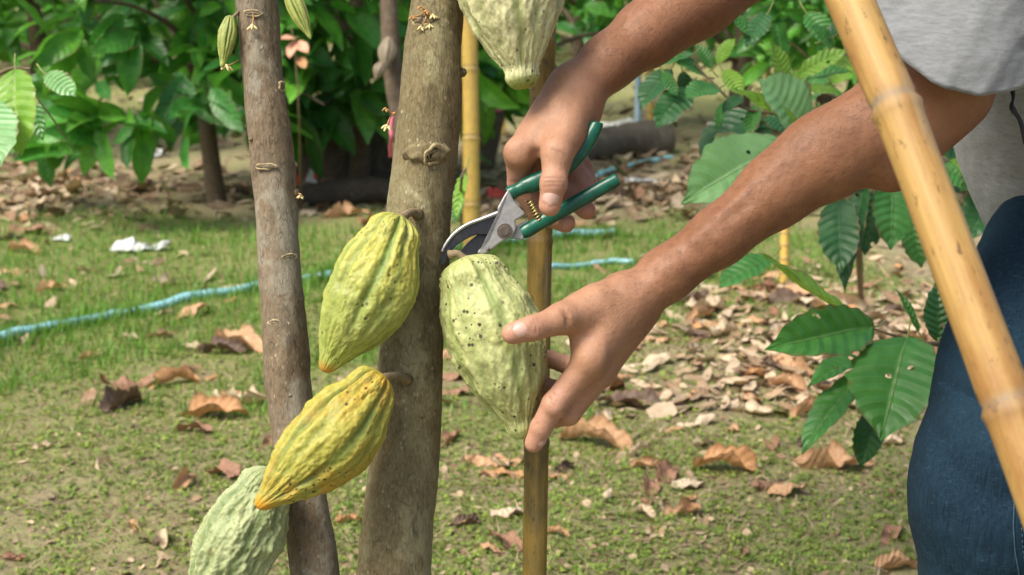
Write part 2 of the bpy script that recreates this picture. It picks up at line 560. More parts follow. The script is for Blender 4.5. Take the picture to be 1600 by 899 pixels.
def ground_mat():
    m, nt, b = new_mat("orchard_soil")
    n = N(nt); c = n.coord()
    big = n.noise(c, 1.3, 5, 0.6); mid = n.noise(c, 7, 6, 0.65); fine = n.noise(c, 60, 6, 0.7); vf = n.noise(c, 240, 4, 0.7)
    soil = n.ramp(mid, [(0.3, (0.30, 0.245, 0.135)), (0.7, (0.58, 0.50, 0.325))])
    soil = n.mix(n.ramp(fine, [(0.35, 0.5), (0.55, 0.0)]), soil, (0.10, 0.068, 0.036))
    moss = n.ramp(fine, [(0.3, (0.15, 0.18, 0.045)), (0.7, (0.40, 0.42, 0.15))])
    grs = n.attr("green")
    mk = n.math('ADD', n.math('MULTIPLY', grs, 0.55), n.math('MULTIPLY', n.math('SUBTRACT', mid, 0.5), 1.6))
    mk = n.math('ADD', mk, n.math('MULTIPLY', n.math('SUBTRACT', fine, 0.5), 0.8))
    col = n.mix(n.ramp(mk, [(0.02, 0.0), (0.42, 0.85)]), soil, moss)
    fl = n.voronoi(c, 55, 'F1', "Color")
    sep = n.new("ShaderNodeSeparateColor"); n.link(fl, sep.inputs[0])
    lit = n.attr("litter")
    lk = n.math('MULTIPLY', n.ramp(sep.outputs[0], [(0.55, 0.0), (0.62, 0.8)]), n.ramp(n.math('ADD', lit, n.math('SUBTRACT', mid, 0.5)), [(0.3, 0.0), (0.6, 1.0)]))
    col = n.mix(lk, col, n.ramp(sep.outputs[1], [(0.0, (0.30, 0.20, 0.12)), (0.5, (0.45, 0.34, 0.22)), (1.0, (0.58, 0.47, 0.33))]))
    col = n.mix(n.ramp(vf, [(0.3, 0.45), (0.5, 0.0)]), col, (0.07, 0.05, 0.025))
    n.link(col, b.inputs["Base Color"])
    b.inputs["Roughness"].default_value = 0.95
    b.inputs["Specular IOR Level"].default_value = 0.15
    k = n.bump(vf, 0.5, 0.004)
    n.link(n.bump(fine, 0.8, 0.015, k), b.inputs["Normal"])
    return m

M = {}
M['skin'] = skin_mat()
M['nail'] = simple_mat("fingernail", (0.52, 0.33, 0.27), 0.38, var=0.08, scale=80)
M['hair'] = simple_mat("dark_hair", (0.018, 0.012, 0.010), 0.5)
M['bark_grey'] = bark_mat("grey_brown_bark", (0.095, 0.070, 0.042), (0.25, 0.19, 0.125), (0.30, 0.29, 0.23), 1.0, 0.5)
M['bark_olive'] = bark_mat("olive_brown_bark", (0.090, 0.070, 0.032), (0.25, 0.205, 0.110), (0.32, 0.30, 0.17), 1.15, 0.6)
M['bark_far'] = bark_mat("far_bark", (0.06, 0.04, 0.028), (0.16, 0.12, 0.08), (0.20, 0.18, 0.12), 0.7)
M['scar'] = simple_mat("leaf_scar", (0.36, 0.29, 0.16), 0.85, var=0.4, scale=220, bump=0.4)
M['scar_dark'] = simple_mat("knot_core", (0.05, 0.03, 0.018), 0.9, var=0.4, scale=200, bump=0.5)
M['petal'] = simple_mat("cream_petal", (0.72, 0.60, 0.30), 0.6, var=0.2, scale=300)
M['petal_dry'] = simple_mat("dry_flower", (0.40, 0.22, 0.08), 0.7, var=0.4, scale=300)
M['stalk'] = simple_mat("pod_stalk", (0.20, 0.15, 0.085), 0.8, var=0.3, scale=200, bump=0.4)
M['pod_yellow'] = pod_mat("yellow_green_pod", (0.18, 0.25, 0.050), (0.41, 0.39, 0.070), (0.34, 0.37, 0.11), (0.48, 0.22, 0.03), 0.6, 0.75, lower=(0.27, 0.33, 0.075), low_amt=0.75)
M['pod_orange'] = pod_mat("orange_yellow_pod", (0.14, 0.18, 0.030), (0.37, 0.335, 0.055), (0.56, 0.25, 0.02), (0.58, 0.27, 0.015), 0.62, 0.85, lower=(0.30, 0.31, 0.05), low_amt=0.4)
M['pod_pale'] = pod_mat("pale_green_pod", (0.17, 0.225, 0.085), (0.32, 0.365, 0.175), (0.26, 0.315, 0.14), (0.34, 0.38, 0.16), 0.5, 0.0)
M['pod_held'] = pod_mat("speckled_pale_pod", (0.27, 0.33, 0.11), (0.42, 0.45, 0.19), (0.37, 0.38, 0.13), (0.36, 0.46, 0.16), 0.6, 0.9, 0.93, 95, 0.435)
M['pod_top'] = pod_mat("rough_pale_pod", (0.33, 0.36, 0.15), (0.55, 0.54, 0.30), (0.47, 0.46, 0.24), (0.20, 0.28, 0.045), 0.6, 0.7, 0.925)
M['pod_young'] = pod_mat("young_green_pod", (0.12, 0.18, 0.025), (0.34, 0.38, 0.10), (0.28, 0.33, 0.08), (0.24, 0.28, 0.07), 0.4, 0.3)
M['pod_dry'] = pod_mat("withered_pod", (0.10, 0.08, 0.05), (0.26, 0.21, 0.14), (0.2, 0.16, 0.1), (0.2, 0.16, 0.1), 0.4, 0.3)
M['bamboo_fresh'] = bamboo_mat("golden_bamboo", (0.30, 0.170, 0.042), (0.44, 0.280, 0.090), (0.25, 0.115, 0.03), 0.75)
M['bamboo_old'] = bamboo_mat("weathered_bamboo", (0.21, 0.13, 0.017), (0.33, 0.225, 0.042), (0.085, 0.068, 0.022), 0.85)
M['bamboo_far'] = bamboo_mat("yellow_bamboo", (0.50, 0.32, 0.06), (0.62, 0.42, 0.09), (0.36, 0.26, 0.06), 0.5)
M['shirt'] = cloth_shirt()
M['denim'] = cloth_denim()
M['thread'] = simple_mat("seam_thread", (0.03, 0.07, 0.10), 0.9, var=0.4, scale=900)
M['black'] = simple_mat("black_cord", (0.012, 0.012, 0.014), 0.5)
M['shoe'] = simple_mat("shoe_leather", (0.04, 0.028, 0.02), 0.6)
M['grip'] = simple_mat("green_grip", (0.002, 0.085, 0.050), 0.33, var=0.35, scale=90, bump=0.12)
M['steel'] = metal_mat("cast_steel", (0.42, 0.405, 0.375), 0.46)
M['steel_dark'] = metal_mat("blackened_blade", (0.055, 0.055, 0.058), 0.38)
M['steel_edge'] = metal_mat("ground_edge", (0.55, 0.55, 0.54), 0.35)
M['bolt'] = metal_mat("oily_bolt", (0.16, 0.13, 0.105), 0.45)
M['brass'] = metal_mat("spring_wire", (0.45, 0.36, 0.16), 0.35)
M['hose'] = simple_mat("pale_blue_hose", (0.28, 0.55, 0.60), 0.25, var=0.2, scale=40)
M['plastic'] = simple_mat("crumpled_plastic", (0.50, 0.52, 0.50), 0.4, var=0.3, scale=60)
M['red'] = simple_mat("faded_red_plastic", (0.45, 0.05, 0.03), 0.5, var=0.3, scale=30)
M['pink'] = simple_mat("pink_ribbon", (0.62, 0.16, 0.22), 0.6, var=0.2, scale=40)
M['bluepole'] = simple_mat("pale_blue_paint", (0.36, 0.50, 0.62), 0.6, var=0.2, scale=20)
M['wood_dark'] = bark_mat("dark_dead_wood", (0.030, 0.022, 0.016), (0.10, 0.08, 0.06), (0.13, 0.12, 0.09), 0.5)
M['wood_grey'] = bark_mat("grey_dead_wood", (0.07, 0.055, 0.045), (0.2, 0.17, 0.14), (0.25, 0.22, 0.18), 0.5)
M['leaf'] = leaf_mat("cacao_leaf", (0.035, 0.165, 0.028), (0.085, 0.29, 0.060), (0.18, 0.34, 0.10), 0.28)
M['leaf_dark'] = leaf_mat("old_cacao_leaf", (0.014, 0.082, 0.018), (0.036, 0.14, 0.034), (0.06, 0.17, 0.05), 0.16)
M['leaf_young'] = leaf_mat("young_cacao_leaf", (0.12, 0.30, 0.025), (0.24, 0.44, 0.055), (0.34, 0.50, 0.14), 0.34)
M['leaf_pale'] = leaf_mat("pale_cacao_leaf", (0.15, 0.36, 0.12), (0.26, 0.50, 0.21), (0.32, 0.50, 0.25), 0.28)
M['leaf_far'] = leaf_mat("crown_leaf", (0.030, 0.145, 0.022), (0.075, 0.28, 0.045), (0.15, 0.36, 0.09), 0.38, 0.36, tint=True)
M['petiole'] = simple_mat("petiole", (0.20, 0.24, 0.06), 0.6)
M['twig'] = simple_mat("twig", (0.13, 0.10, 0.05), 0.8, bump=0.3)
def dry_mat(name, a, b_):
    return leaf_mat(name, a, b_, [min(1, x * 1.25) for x in b_], 0.10, 0.65)
M['dry_tan'] = dry_mat("dry_leaf_tan", (0.36, 0.20, 0.095), (0.55, 0.34, 0.19))
M['dry_brown'] = dry_mat("dry_leaf_brown", (0.20, 0.10, 0.055), (0.34, 0.19, 0.115))
M['dry_pale'] = dry_mat("dry_leaf_pale", (0.46, 0.35, 0.23), (0.64, 0.52, 0.37))
M['dry_orange'] = dry_mat("dry_leaf_orange", (0.38, 0.19, 0.075), (0.54, 0.30, 0.14))
M['dry_dark'] = dry_mat("dry_leaf_dark", (0.075, 0.045, 0.03), (0.15, 0.10, 0.07))
M['dry_pink'] = dry_mat("young_pink_leaf", (0.60, 0.26, 0.16), (0.75, 0.42, 0.28))
M['ground'] = ground_mat()
M['grass'] = leaf_mat("grass_blade", (0.055, 0.17, 0.02), (0.16, 0.33, 0.05), (0.2, 0.36, 0.08), 0.30, 0.5, 1, tint=True)
M['weed'] = leaf_mat("weed_leaf", (0.12, 0.20, 0.03), (0.26, 0.34, 0.08), (0.28, 0.36, 0.1), 0.25, 0.6, 1, tint=True)
M['litter'] = leaf_mat("litter_flake", (0.34, 0.26, 0.17), (0.56, 0.45, 0.31), (0.55, 0.45, 0.3), 0.05, 0.8, 1, tint=True)
# ------------------------------------------------------------------ ground
rng = np.random.default_rng(7)

def smooth01(x, a, b):
    t = np.clip((x - a) / (b - a), 0, 1)
    return t * t * (3 - 2 * t)

def ground_z(x, y):
    p = np.stack([x, y, np.zeros_like(x)], -1)
    return 0.018 * vnoise(p * 1.7, 3) + 0.009 * vnoise(p * 6.0, 4) + 0.0045 * vnoise(p * 19.0, 5)

def green_amount(x, y):
    """grassy strip along the hose, thinner grass elsewhere"""
    p = np.stack([x, y, np.zeros_like(x)], -1)
    n1 = vnoise(p * 1.1, 21); n2 = vnoise(p * 3.3, 22)
    band = np.exp(-((y - 4.95) / 0.95) ** 2) * (1 - smooth01(x, 0.9, 1.7))
    near = np.exp(-((y - 2.9) / 0.65) ** 2) * 0.30
    far = 0.5 * smooth01(y, 8, 11)
    return np.clip(0.16 + 0.18 * (1 - smooth01(x, -0.4, 0.5)) * (y < 6.2) + band + near + far + 0.28 * n1 + 0.2 * n2, 0, 1)

def litter_amount(x, y):
    p = np.stack([x, y, np.zeros_like(x)], -1)
    n1 = vnoise(p * 1.0 + 7.1, 31); n2 = vnoise(p * 3.1, 32)
    right = smooth01(x, 0.0, 0.7) * np.exp(-((y - 3.95) / 0.62) ** 2)
    back = np.exp(-((y - 7.0) / 0.8) ** 2)
    return np.clip(0.16 + 0.75 * right + 0.55 * back + 0.3 * n1 + 0.2 * n2, 0, 1)

ys = np.concatenate([np.linspace(-6, 1.8, 14), np.linspace(1.85, 5.5, 190), np.linspace(5.56, 9, 80), np.linspace(9.2, 60, 60)])
xs = np.concatenate([np.linspace(-40, -3.4, 24), np.linspace(-3.3, 3.3, 260), np.linspace(3.4, 40, 24)])
gx, gy = np.meshgrid(xs, ys, indexing='xy')
gx, gy = gx.ravel(), gy.ravel()
gv = np.stack([gx, gy, ground_z(gx, gy)], -1)
gr = add_obj("ground", mesh_data("ground", gv, grid_faces(len(ys), len(xs)), M['ground'],
             attrs={"green": green_amount(gx, gy), "litter": litter_amount(gx, gy)}))
tag(gr, "bare mossy orchard soil strewn with grass and dead leaves", "ground", kind="structure")

def scatter(n, fn, ymin=2.3, ymax=9.5):
    """points in the seen wedge of ground, denser near, kept by fn"""
    out = []
    while sum(map(len, out)) < n:
        y = ymin * (ymax / ymin) ** rng.random(n * 3)
        x = (rng.random(n * 3) * 2 - 1) * (0.42 * y + 0.25)
        k = rng.random(n * 3) < fn(x, y)
        out.append(np.stack([x[k], y[k]], -1))
    return np.concatenate(out)[:n]

def blades(n, fn, hgt, wid, name, mat, label, cat, tints, ymin=2.3, ymax=9.5, lean=0.5):
    P = scatter(n, fn, ymin, ymax)
    z = ground_z(P[:, 0], P[:, 1])
    a = rng.random(n) * 2 * math.pi
    # tufts lean together
    h = hgt * (0.35 + 1.1 * rng.random(n) ** 1.4) * (0.8 + 0.5 * green_amount(P[:, 0], P[:, 1]))
    w = wid * (0.6 + 0.8 * rng.random(n))
    ln = lean * (0.3 + rng.random(n))
    side = np.stack([-np.sin(a), np.cos(a), 0 * a], -1)
    out = np.stack([np.cos(a), np.sin(a), 0 * a], -1)
    base = np.stack([P[:, 0], P[:, 1], z - 0.003], -1)
    up = np.array([0, 0, 1.0])
    rows = []
    for t, ww in ((0, 1.0), (0.5, 0.8), (1.0, 0.12)):
        c = base + up * (h * t * (1 - 0.25 * ln * t))[:, None] + out * (h * ln * t * t)[:, None]
        rows.append(c - side * (w * ww * 0.5)[:, None]); rows.append(c + side * (w * ww * 0.5)[:, None])
    v = np.stack(rows, 1).reshape(-1, 3)
    b = np.arange(n)[:, None] * 6
    f = np.concatenate([b + np.array([0, 1, 3, 2]), b + np.array([2, 3, 5, 4])])
    tc = np.asarray(tints)[rng.integers(0, len(tints), n)] * (0.75 + 0.5 * rng.random((n, 1)))
    uv = np.tile(np.array([[0, -.6], [0, .6], [.5, -.6], [.5, .6], [1, -.6], [1, .6]]), (n, 1))
    o = add_obj(name, mesh_data(name, v, f, mat, uv=uv, attrs={"tint": np.repeat(tc, 6, 0)}))
    tag(o, label, cat, kind="stuff")

def flakes(n, fn, size, name, mat, label, cat, tints, up=0.0, tilt=0.5, ymin=2.3, ymax=9.5, clump=1):
    P = scatter(n, fn, ymin, ymax)
    if clump > 1:
        m = n // clump
        P = (P[:m, None, :] + rng.normal(0, size * 1.1, (m, clump, 2))).reshape(-1, 2)
        n = len(P)
    z = ground_z(P[:, 0], P[:, 1])
    a = rng.random(n) * 2 * math.pi
    s = size * (0.4 + 1.1 * rng.random(n) ** 1.6)
    ex = np.stack([np.cos(a), np.sin(a), rng.normal(0, tilt, n) * 0.6], -1)
    ey = np.stack([-np.sin(a), np.cos(a), rng.normal(0, tilt, n) * 0.6], -1)
    c = np.stack([P[:, 0], P[:, 1], z + up * (0.4 + 0.8 * rng.random(n)) + s * 0.12], -1)
    asp = (0.45 + 0.5 * rng.random(n)) if size < 0.01 else 0.28 + 0.35 * rng.random(n)
    cup = (rng.random(n) - 0.35) * 0.5
    pts = [(-1, 0), (-.45, -.8), (.45, -.75), (1, 0), (.4, .8), (-.5, .75), (0, 0)]
    V = []
    for (p, q) in pts:
        jit = 1 + 0.25 * (rng.random(n) - 0.5)
        V.append(c + ex * (p * s * jit)[:, None] + ey * (q * s * asp * jit)[:, None]
                 + np.array([0, 0, 1.0]) * (s * cup * (p * p + q * q))[:, None])
    v = np.stack(V, 1).reshape(-1, 3)
    b = np.arange(n)[:, None] * 7
    f = np.concatenate([b + np.array([6, 0, 1, 2]), b + np.array([6, 2, 3, 4]), b + np.array([6, 4, 5, 0])])
    tc = np.asarray(tints)[rng.integers(0, len(tints), n)] * (0.7 + 0.55 * rng.random((n, 1)))
    uv = np.tile(np.array([[(p + 1) / 2, q] for p, q in pts]), (n, 1))
    o = add_obj(name, mesh_data(name, v, f, mat, uv=uv, attrs={"tint": np.repeat(tc, 7, 0)}))
    tag(o, label, cat, kind="stuff")

HOSE = np.array([G(x, y)[:2] for x, y in [(-80, 553), (0, 534), (80, 515), (150, 500), (230, 484), (310, 467), (400, 452), (470, 440), (540, 430), (640, 405), (720, 388), (800, 379), (880, 374), (960, 372)]])
HL_ = spline(HOSE, 200)
def near_hose(x, y):
    d = np.full(len(x), 9.0)
    for q in HL_[::2]:
        d = np.minimum(d, (x - q[0]) ** 2 + ((y - q[1]) * 1.0) ** 2)
    return np.exp(-d / 0.05 ** 2)
def patchy(x, y, lo, hi):
    p = np.stack([x * 6, y * 6, 0 * x], -1)
    return smooth01(green_amount(x, y) + 0.35 * vnoise(p, 71) + 0.2 * vnoise(p * 3, 72), lo, hi)
blades(26000, lambda x, y: patchy(x, y, 0.50, 1.0) * (y > 3.3), 0.034, 0.0036, "grass", M['grass'],
       "bright green short grass growing along the hose", "grass", [(0.9, 1, 0.8), (1.1, 1.15, 0.8), (1.4, 1.25, 0.9)])
blades(6500, lambda x, y: near_hose(x, y) * (0.25 + 0.75 * smooth01(vnoise(np.stack([x * 5, y * 5, 0 * x], -1), 77), -0.5, 0.4)), 0.042, 0.0036, "hose_grass", M['grass'],
       "taller grass tufts half hiding the blue hose", "grass", [(1.0, 1.05, 0.8), (1.3, 1.2, 0.8)], ymin=3.5, ymax=7)
blades(34000, lambda x, y: 0.02 + patchy(x, y, 0.15, 0.75), 0.016, 0.0022, "grass_sprouts", M['grass'],
       "sparse fine grass sprouts over the mossy soil", "grass", [(1.3, 1.15, 0.9), (1.8, 1.4, 1.0), (0.9, 0.9, 0.7)], ymax=6.0, lean=0.9)
flakes(150000, lambda x, y: (0.03 + patchy(x, y, 0.0, 0.55)) * (y < 4.8), 0.0031, "ground_weeds", M['weed'],
       "tiny yellow green weeds and moss covering the near soil", "weeds", [(1.2, 1.2, 1.1), (1.6, 1.4, 1.0), (0.7, 0.85, 0.7), (1.0, 1.1, 0.7)], up=0.006, tilt=0.8, ymax=4.9, clump=7)
blades(14000, lambda x, y: 0.35 + 0.4 * litter_amount(x, y), 0.024, 0.0020, "dry_straw", M['litter'],
       "thin dry straw lying flat between the grass and moss", "straw", [(1, 1, .95), (0.8, 0.72, 0.6), (0.55, 0.45, 0.36)], ymax=5.5, lean=3.4)
flakes(16000, lambda x, y: 0.03 + litter_amount(x, y) ** 2, 0.008, "leaf_crumbs", M['litter'],
       "small crumbs of dead leaf over the soil", "leaf litter", [(0.8, 0.75, 0.7), (0.6, 0.5, 0.42), (0.45, 0.36, 0.3), (1.0, 0.95, 0.85)], up=0.002, tilt=0.6, ymax=7)
flakes(6000, lambda x, y: litter_amount(x, y) ** 3, 0.032, "leaf_litter", M['litter'],
       "broken pale and brown leaf litter over the soil", "leaf litter", [(1, 1, 1), (0.75, 0.65, 0.55), (0.5, 0.38, 0.3), (1.1, 1.05, 1)], up=0.004, tilt=0.55, ymin=3.3, ymax=7)
flakes(5000, lambda x, y: (0.35 + litter_amount(x, y)) * (y > 6.0), 0.050, "far_leaf_litter", M['litter'],
       "brown and grey leaf litter under the far cacao trees", "leaf litter", [(0.55, 0.5, 0.45), (0.36, 0.29, 0.25), (0.22, 0.18, 0.15), (0.85, 0.85, .85), (0.40, 0.32, 0.26), (0.25, 0.32, 0.12)], up=0.006, tilt=0.6, ymin=6.0, ymax=18)  # tints darkened to put the shade under these trees into the flake colour

# ------------------------------------------------------------------ leaves
def leaf_shape(nx, ny, wid=0.36, fold=0.25, droop=0.2, quilt=0.012, wave=0.02, nv=9, curl=0.0, crumple=0.0, seed=0, twist=0.0, tip=True):
    """unit-length leaf: base at 0, tip at (1,0,0); uv u along, v across"""
    u = np.linspace(0, 1, nx)
    q = np.linspace(-1, 1, ny)
    U, Q = np.meshgrid(u, q, indexing='ij')
    U, Q = U.ravel(), Q.ravel()
    prof = np.sin(math.pi * np.clip(U, 0, 1) ** 0.86) ** 0.72
    if tip:                                        # drip tip
        prof = prof * (1 - 0.55 * smooth01(U, 0.80, 0.97) * (1 - smooth01(U, 0.97, 1.0) * 0.3))
    w = wid * 0.5 * np.maximum(prof, 0.006)
    edge = 1 + 0.05 * np.sin(U * 47 + seed) * np.abs(Q) ** 4 + 0.06 * vnoise(np.stack([U * 7, Q * 0 + np.sign(Q), U * 0 + seed], -1), 5) * np.abs(Q) ** 3
    y = Q * w * edge
    x = U.copy()
    z = np.abs(y) * fold
    ph = U * nv - np.abs(Q) ** 1.25 * nv * 0.13
    z = z + quilt * np.abs(np.sin(math.pi * ph)) * (1 - np.abs(Q) ** 3) * smooth01(np.abs(Q), 0.03, 0.25) * prof
    z = z + wave * np.sin(U * 15 + seed * 1.7 + np.sign(Q) * 1.3) * Q ** 2
    if curl:                                       # roll the blade about the midrib
        ang = curl * y / (wid * 0.5)
        r = wid * 0.5 / max(abs(curl), 1e-3)
        y, z = np.sin(ang) * r, z + (1 - np.cos(ang)) * r * np.sign(curl)
    if crumple:
        P = np.stack([x * 5, y * 5, z * 0 + seed], -1)
        z = z + crumple * vnoise(P, 11) + 0.4 * crumple * vnoise(P * 2.7, 12)
        y = y + 0.5 * crumple * vnoise(P * 0.8 + 9, 13)
    if twist:
        a = twist * (U - 0.5)
        y, z = y * np.cos(a) - z * np.sin(a), y * np.sin(a) + z * np.cos(a)
    if abs(droop) > 1e-3:                          # bend along the length
        th = droop * U
        cx = np.sin(droop * U) / droop
        cz = -(1 - np.cos(droop * U)) / droop
        x, z = cx + z * np.sin(th), cz + z * np.cos(th)
    v = np.stack([x, y, z], -1)
    e = v[(nx - 1) * ny + ny // 2] - v[ny // 2]
    Ln = math.hypot(e[0], e[2])
    ca, sa = e[0] / Ln, e[2] / Ln
    v = v - v[ny // 2]
    v = np.stack([v[:, 0] * ca + v[:, 2] * sa, v[:, 1], -v[:, 0] * sa + v[:, 2] * ca], -1) / Ln
    return v, grid_faces(nx, ny), np.stack([U, Q], -1)

def place_leaf(shape, base, tip, roll=0.0, up=(0, 0, 1)):
    v, f, uv = shape
    base, tip = np.asarray(base, float), np.asarray(tip, float)
    ax = tip - base
    L = np.linalg.norm(ax)
    R = frame_from(ax, np.asarray(up, float) + 1e-3)
    c, s = math.cos(roll), math.sin(roll)
    y = R[1] * c + R[2] * s
    z = -R[1] * s + R[2] * c
    return (v @ np.stack([R[0], y, z], 0)) * L + base, f, uv

LOW = [leaf_shape(6, 3, 0.38, 0.25 + 0.1 * k, 0.25 + 0.3 * k, 0, 0.0, seed=k) for k in range(4)]
MIDL = [leaf_shape(10, 5, 0.37, 0.2 + 0.1 * k, 0.2 + 0.35 * k, 0.006, 0.015, seed=k + 9) for k in range(4)]

def crown_leaves(centers, dirs, length, tints, shapes=LOW, hang=0.6, jitter=0.5):
    """leaf clusters: at each centre 3-6 leaves spreading round dir and hanging"""
    vs, fs, uvs, tn, n = [], [], [], [], 0
    for c, d in zip(centers, dirs):
        k = rng.integers(3, 7)
        ct = tints[rng.integers(0, len(tints))]
        for _ in range(k):
            a = d + rng.normal(0, jitter, 3) + np.array([0, 0, -hang * rng.random()])
            a /= np.linalg.norm(a)
            L = length * (0.55 + 0.7 * rng.random())
            b = c + rng.normal(0, 0.03, 3)
            up = np.array([0, -0.45, 0.8]) + rng.normal(0, 0.5, 3)
            v, f, uv = place_leaf(shapes[rng.integers(0, len(shapes))], b, b + a * L, rng.normal(0, 0.4), up)
            vs.append(v); fs.append(f + n); uvs.append(uv); n += len(v)
            tn.append(np.tile(np.asarray(ct) * (0.7 + 0.6 * rng.random()), (len(v), 1)))
    return np.concatenate(vs), np.concatenate(fs), np.concatenate(uvs), np.concatenate(tn)
# ------------------------------------------------------------------ cacao trunks
def to_ground(p0, p1, z):
    """extend the line p1->p0 on to height z"""
    t = (z - p0[2]) / (p1[2] - p0[2])
    return p0 + (p1 - p0) * t

def trunk_mesh(keys, d, seed, top_z=1.75, n=260, ns=56, bumps=0.0022, dd=0.0):
    """keys: (py, centre px, half width px); runs on to the ground and up past the frame"""
    rows = []
    for py, px, hw in keys:
        dep = d + dd * (py - 450) / 450
        w = W(px, py, dep)
        rows.append([*w, hw * dep / FPX])
    rows = np.array(rows)
    top = to_ground(rows[0, :3], rows[1, :3], top_z)
    bot = to_ground(rows[-1, :3], rows[-2, :3], 0.0)
    mid = bot * 0.45 + rows[-1, :3] * 0.55
    k = np.vstack([[*top, rows[0, 3] * 0.9], rows, [*mid, rows[-1, 3] * 1.06], [*(bot + [0, 0, 0.06]), rows[-1, 3] * 1.25], [*(bot - [0, 0, 0.03]), rows[-1, 3] * 1.9]])
    kk = [k[0]]
    for a, b in zip(k[:-1], k[1:]):                          # even spacing keeps the curve from overshooting
        m = max(1, int(round(np.linalg.norm(b[:3] - a[:3]) / 0.10)))
        kk += [a + (b - a) * j / m for j in range(1, m + 1)]
    s = spline(np.array(kk), n)
    v, f, uv = tube(s[:, :3], s[:, 3], ns, flat=(1, 0, 0))
    ax = np.repeat(s[:, :3], ns, 0)
    body = v[:n * ns]
    dirs = body - ax
    dirs /= np.linalg.norm(dirs, axis=1, keepdims=True)
    p = body * np.array([1, 1, 0.4])
    disp = bumps * vnoise(p * 28 + seed, seed) + bumps * 0.55 * vnoise(p * 75, seed + 1) + bumps * 0.35 * vnoise(body * np.array([300, 300, 70]), seed + 2)
    v[:n * ns] = body + dirs * disp[:, None]
    return v, f, bot, s

def on_trunk(s, py, side, off=0.0):
    """a point on a trunk's camera-facing surface: side -1 left edge .. 1 right edge"""
    hts = np.array([cw_inv(p)[1] for p in s[:, :3]])
    i = int(np.argmin(np.abs(hts - py)))
    c, r = s[i, :3], s[i, 3]
    n = np.array([math.sin(side * math.pi / 2), -math.cos(side * math.pi / 2), 0.0])
    return c + n * (r + off), n

def cw_inv(p):
    q = np.asarray(p, float) - np.array([0, 0, CAM_H])
    X = q[0]; D = q[1] * _ct - q[2] * _st; Y = q[1] * _st + q[2] * _ct
    return 800 + X * FPX / D, 449.5 - Y * FPX / D

def ring_scar(s, py, side, a, b, thick, name, parent, mat, core=None, seed=0, label=None):
    """raised rim of an old leaf scar, with an inner pad"""
    c, n = on_trunk(s, py, side, 0.0005)
    R = frame_from(np.cross([0, 0, 1.0], n), n)            # x sideways, y up, z outward
    ang = np.linspace(0, 2 * math.pi, 36, endpoint=False)
    rr = 1 + 0.16 * np.sin(2 * ang + seed) + 0.09 * np.sin(5 * ang + seed * 2)
    loop = np.stack([np.cos(ang) * a * rr, np.sin(ang) * b * rr, 0.3 * thick * np.sin(3 * ang + seed) - (np.cos(ang) * a) ** 2 / 0.055], -1)
    m = 8
    th = np.linspace(0, 2 * math.pi, m, endpoint=False)
    rad = np.stack([np.cos(ang), np.sin(ang), 0 * ang], -1)
    tk = thick * (0.7 + 0.5 * np.abs(np.sin(ang * 1.5 + seed)))
    V = loop[:, None, :] + rad[:, None, :] * (np.cos(th)[None, :] * tk[:, None])[..., None] + np.array([0, 0, 1.0]) * (np.sin(th)[None, :] * tk[:, None])[..., None]
    V = V.reshape(-1, 3) @ R + c
    i, j = np.meshgrid(np.arange(36), np.arange(m), indexing='ij')
    f = np.stack([i * m + j, ((i + 1) % 36) * m + j, ((i + 1) % 36) * m + (j + 1) % m, i * m + (j + 1) % m], -1).reshape(-1, 4)
    o = part(name, V, f, mat, parent, label)
    if core is not None:
        bv, bf = blob(c, (a * 0.82, b * 0.8, thick * 1.1), R, 10, 16, 0.35, seed)
        part("scar_core", bv, bf, core, o)
    return o

def flower(root, dirn, parent, size=0.006, dry=False, seed=0, sub=None):
    """a small cacao flower hanging on its thin stalk"""
    r = np.random.default_rng(seed)
    root = np.asarray(root, float); dirn = np.asarray(dirn, float)
    end = root + dirn
    mid = (root + end) / 2 + r.normal(0, 0.0015, 3)
    v, f, _ = tube(spline([root, mid, end], 8), 0.0007, 6)
    o = part("flower", *join(*[
        (lambda q: (q[0], q[1]))(blob(end + np.array([math.cos(a) * size * .55, math.sin(a) * size * .3, -size * .35 * (0.4 + r.random())]),
              (size * 0.55, size * 0.22, size * 0.2), frame_from([math.cos(a), math.sin(a) * .6, -0.8], [0.2, -1, 0.2]), 6, 8)) for a in np.arange(5) * 1.2566 + r.random()]
        + [blob(end, (size * .3,) * 3, None, 6, 8)]), M['petal_dry' if dry else 'petal'], parent)
    part("flower_stalk", v, f, M['petal_dry'], o)
    return o

def bare_limbs(top, r0, n, seed, length=0.7, spread=0.9):
    """limbs fanning out above the frame plus the leaves they carry"""
    rg = np.random.default_rng(seed)
    vs, tips, dirs = [], [], []
    for k in range(n):
        a = 2 * math.pi * (k + rg.random() * 0.5) / n
        d = np.array([math.cos(a) * spread, math.sin(a) * spread, 0.75 + 0.3 * rg.random()])
        p1 = top + d * length * 0.45 + rg.normal(0, 0.03, 3)
        p2 = top + d * length * np.array([1, 1, 0.85]) + rg.normal(0, 0.05, 3)
        s = spline([top - [0, 0, 0.05], p1, p2], 14)
        v, f, _ = tube(s, np.linspace(r0, r0 * 0.25, 14), 8)
        vs.append((v, f))
        for t in np.linspace(0.35, 1, 5):
            tips.append(s[int(t * 13)]); dirs.append(d * [1, 1, 0.2])
    return join(*vs), np.array(tips), np.array(dirs)

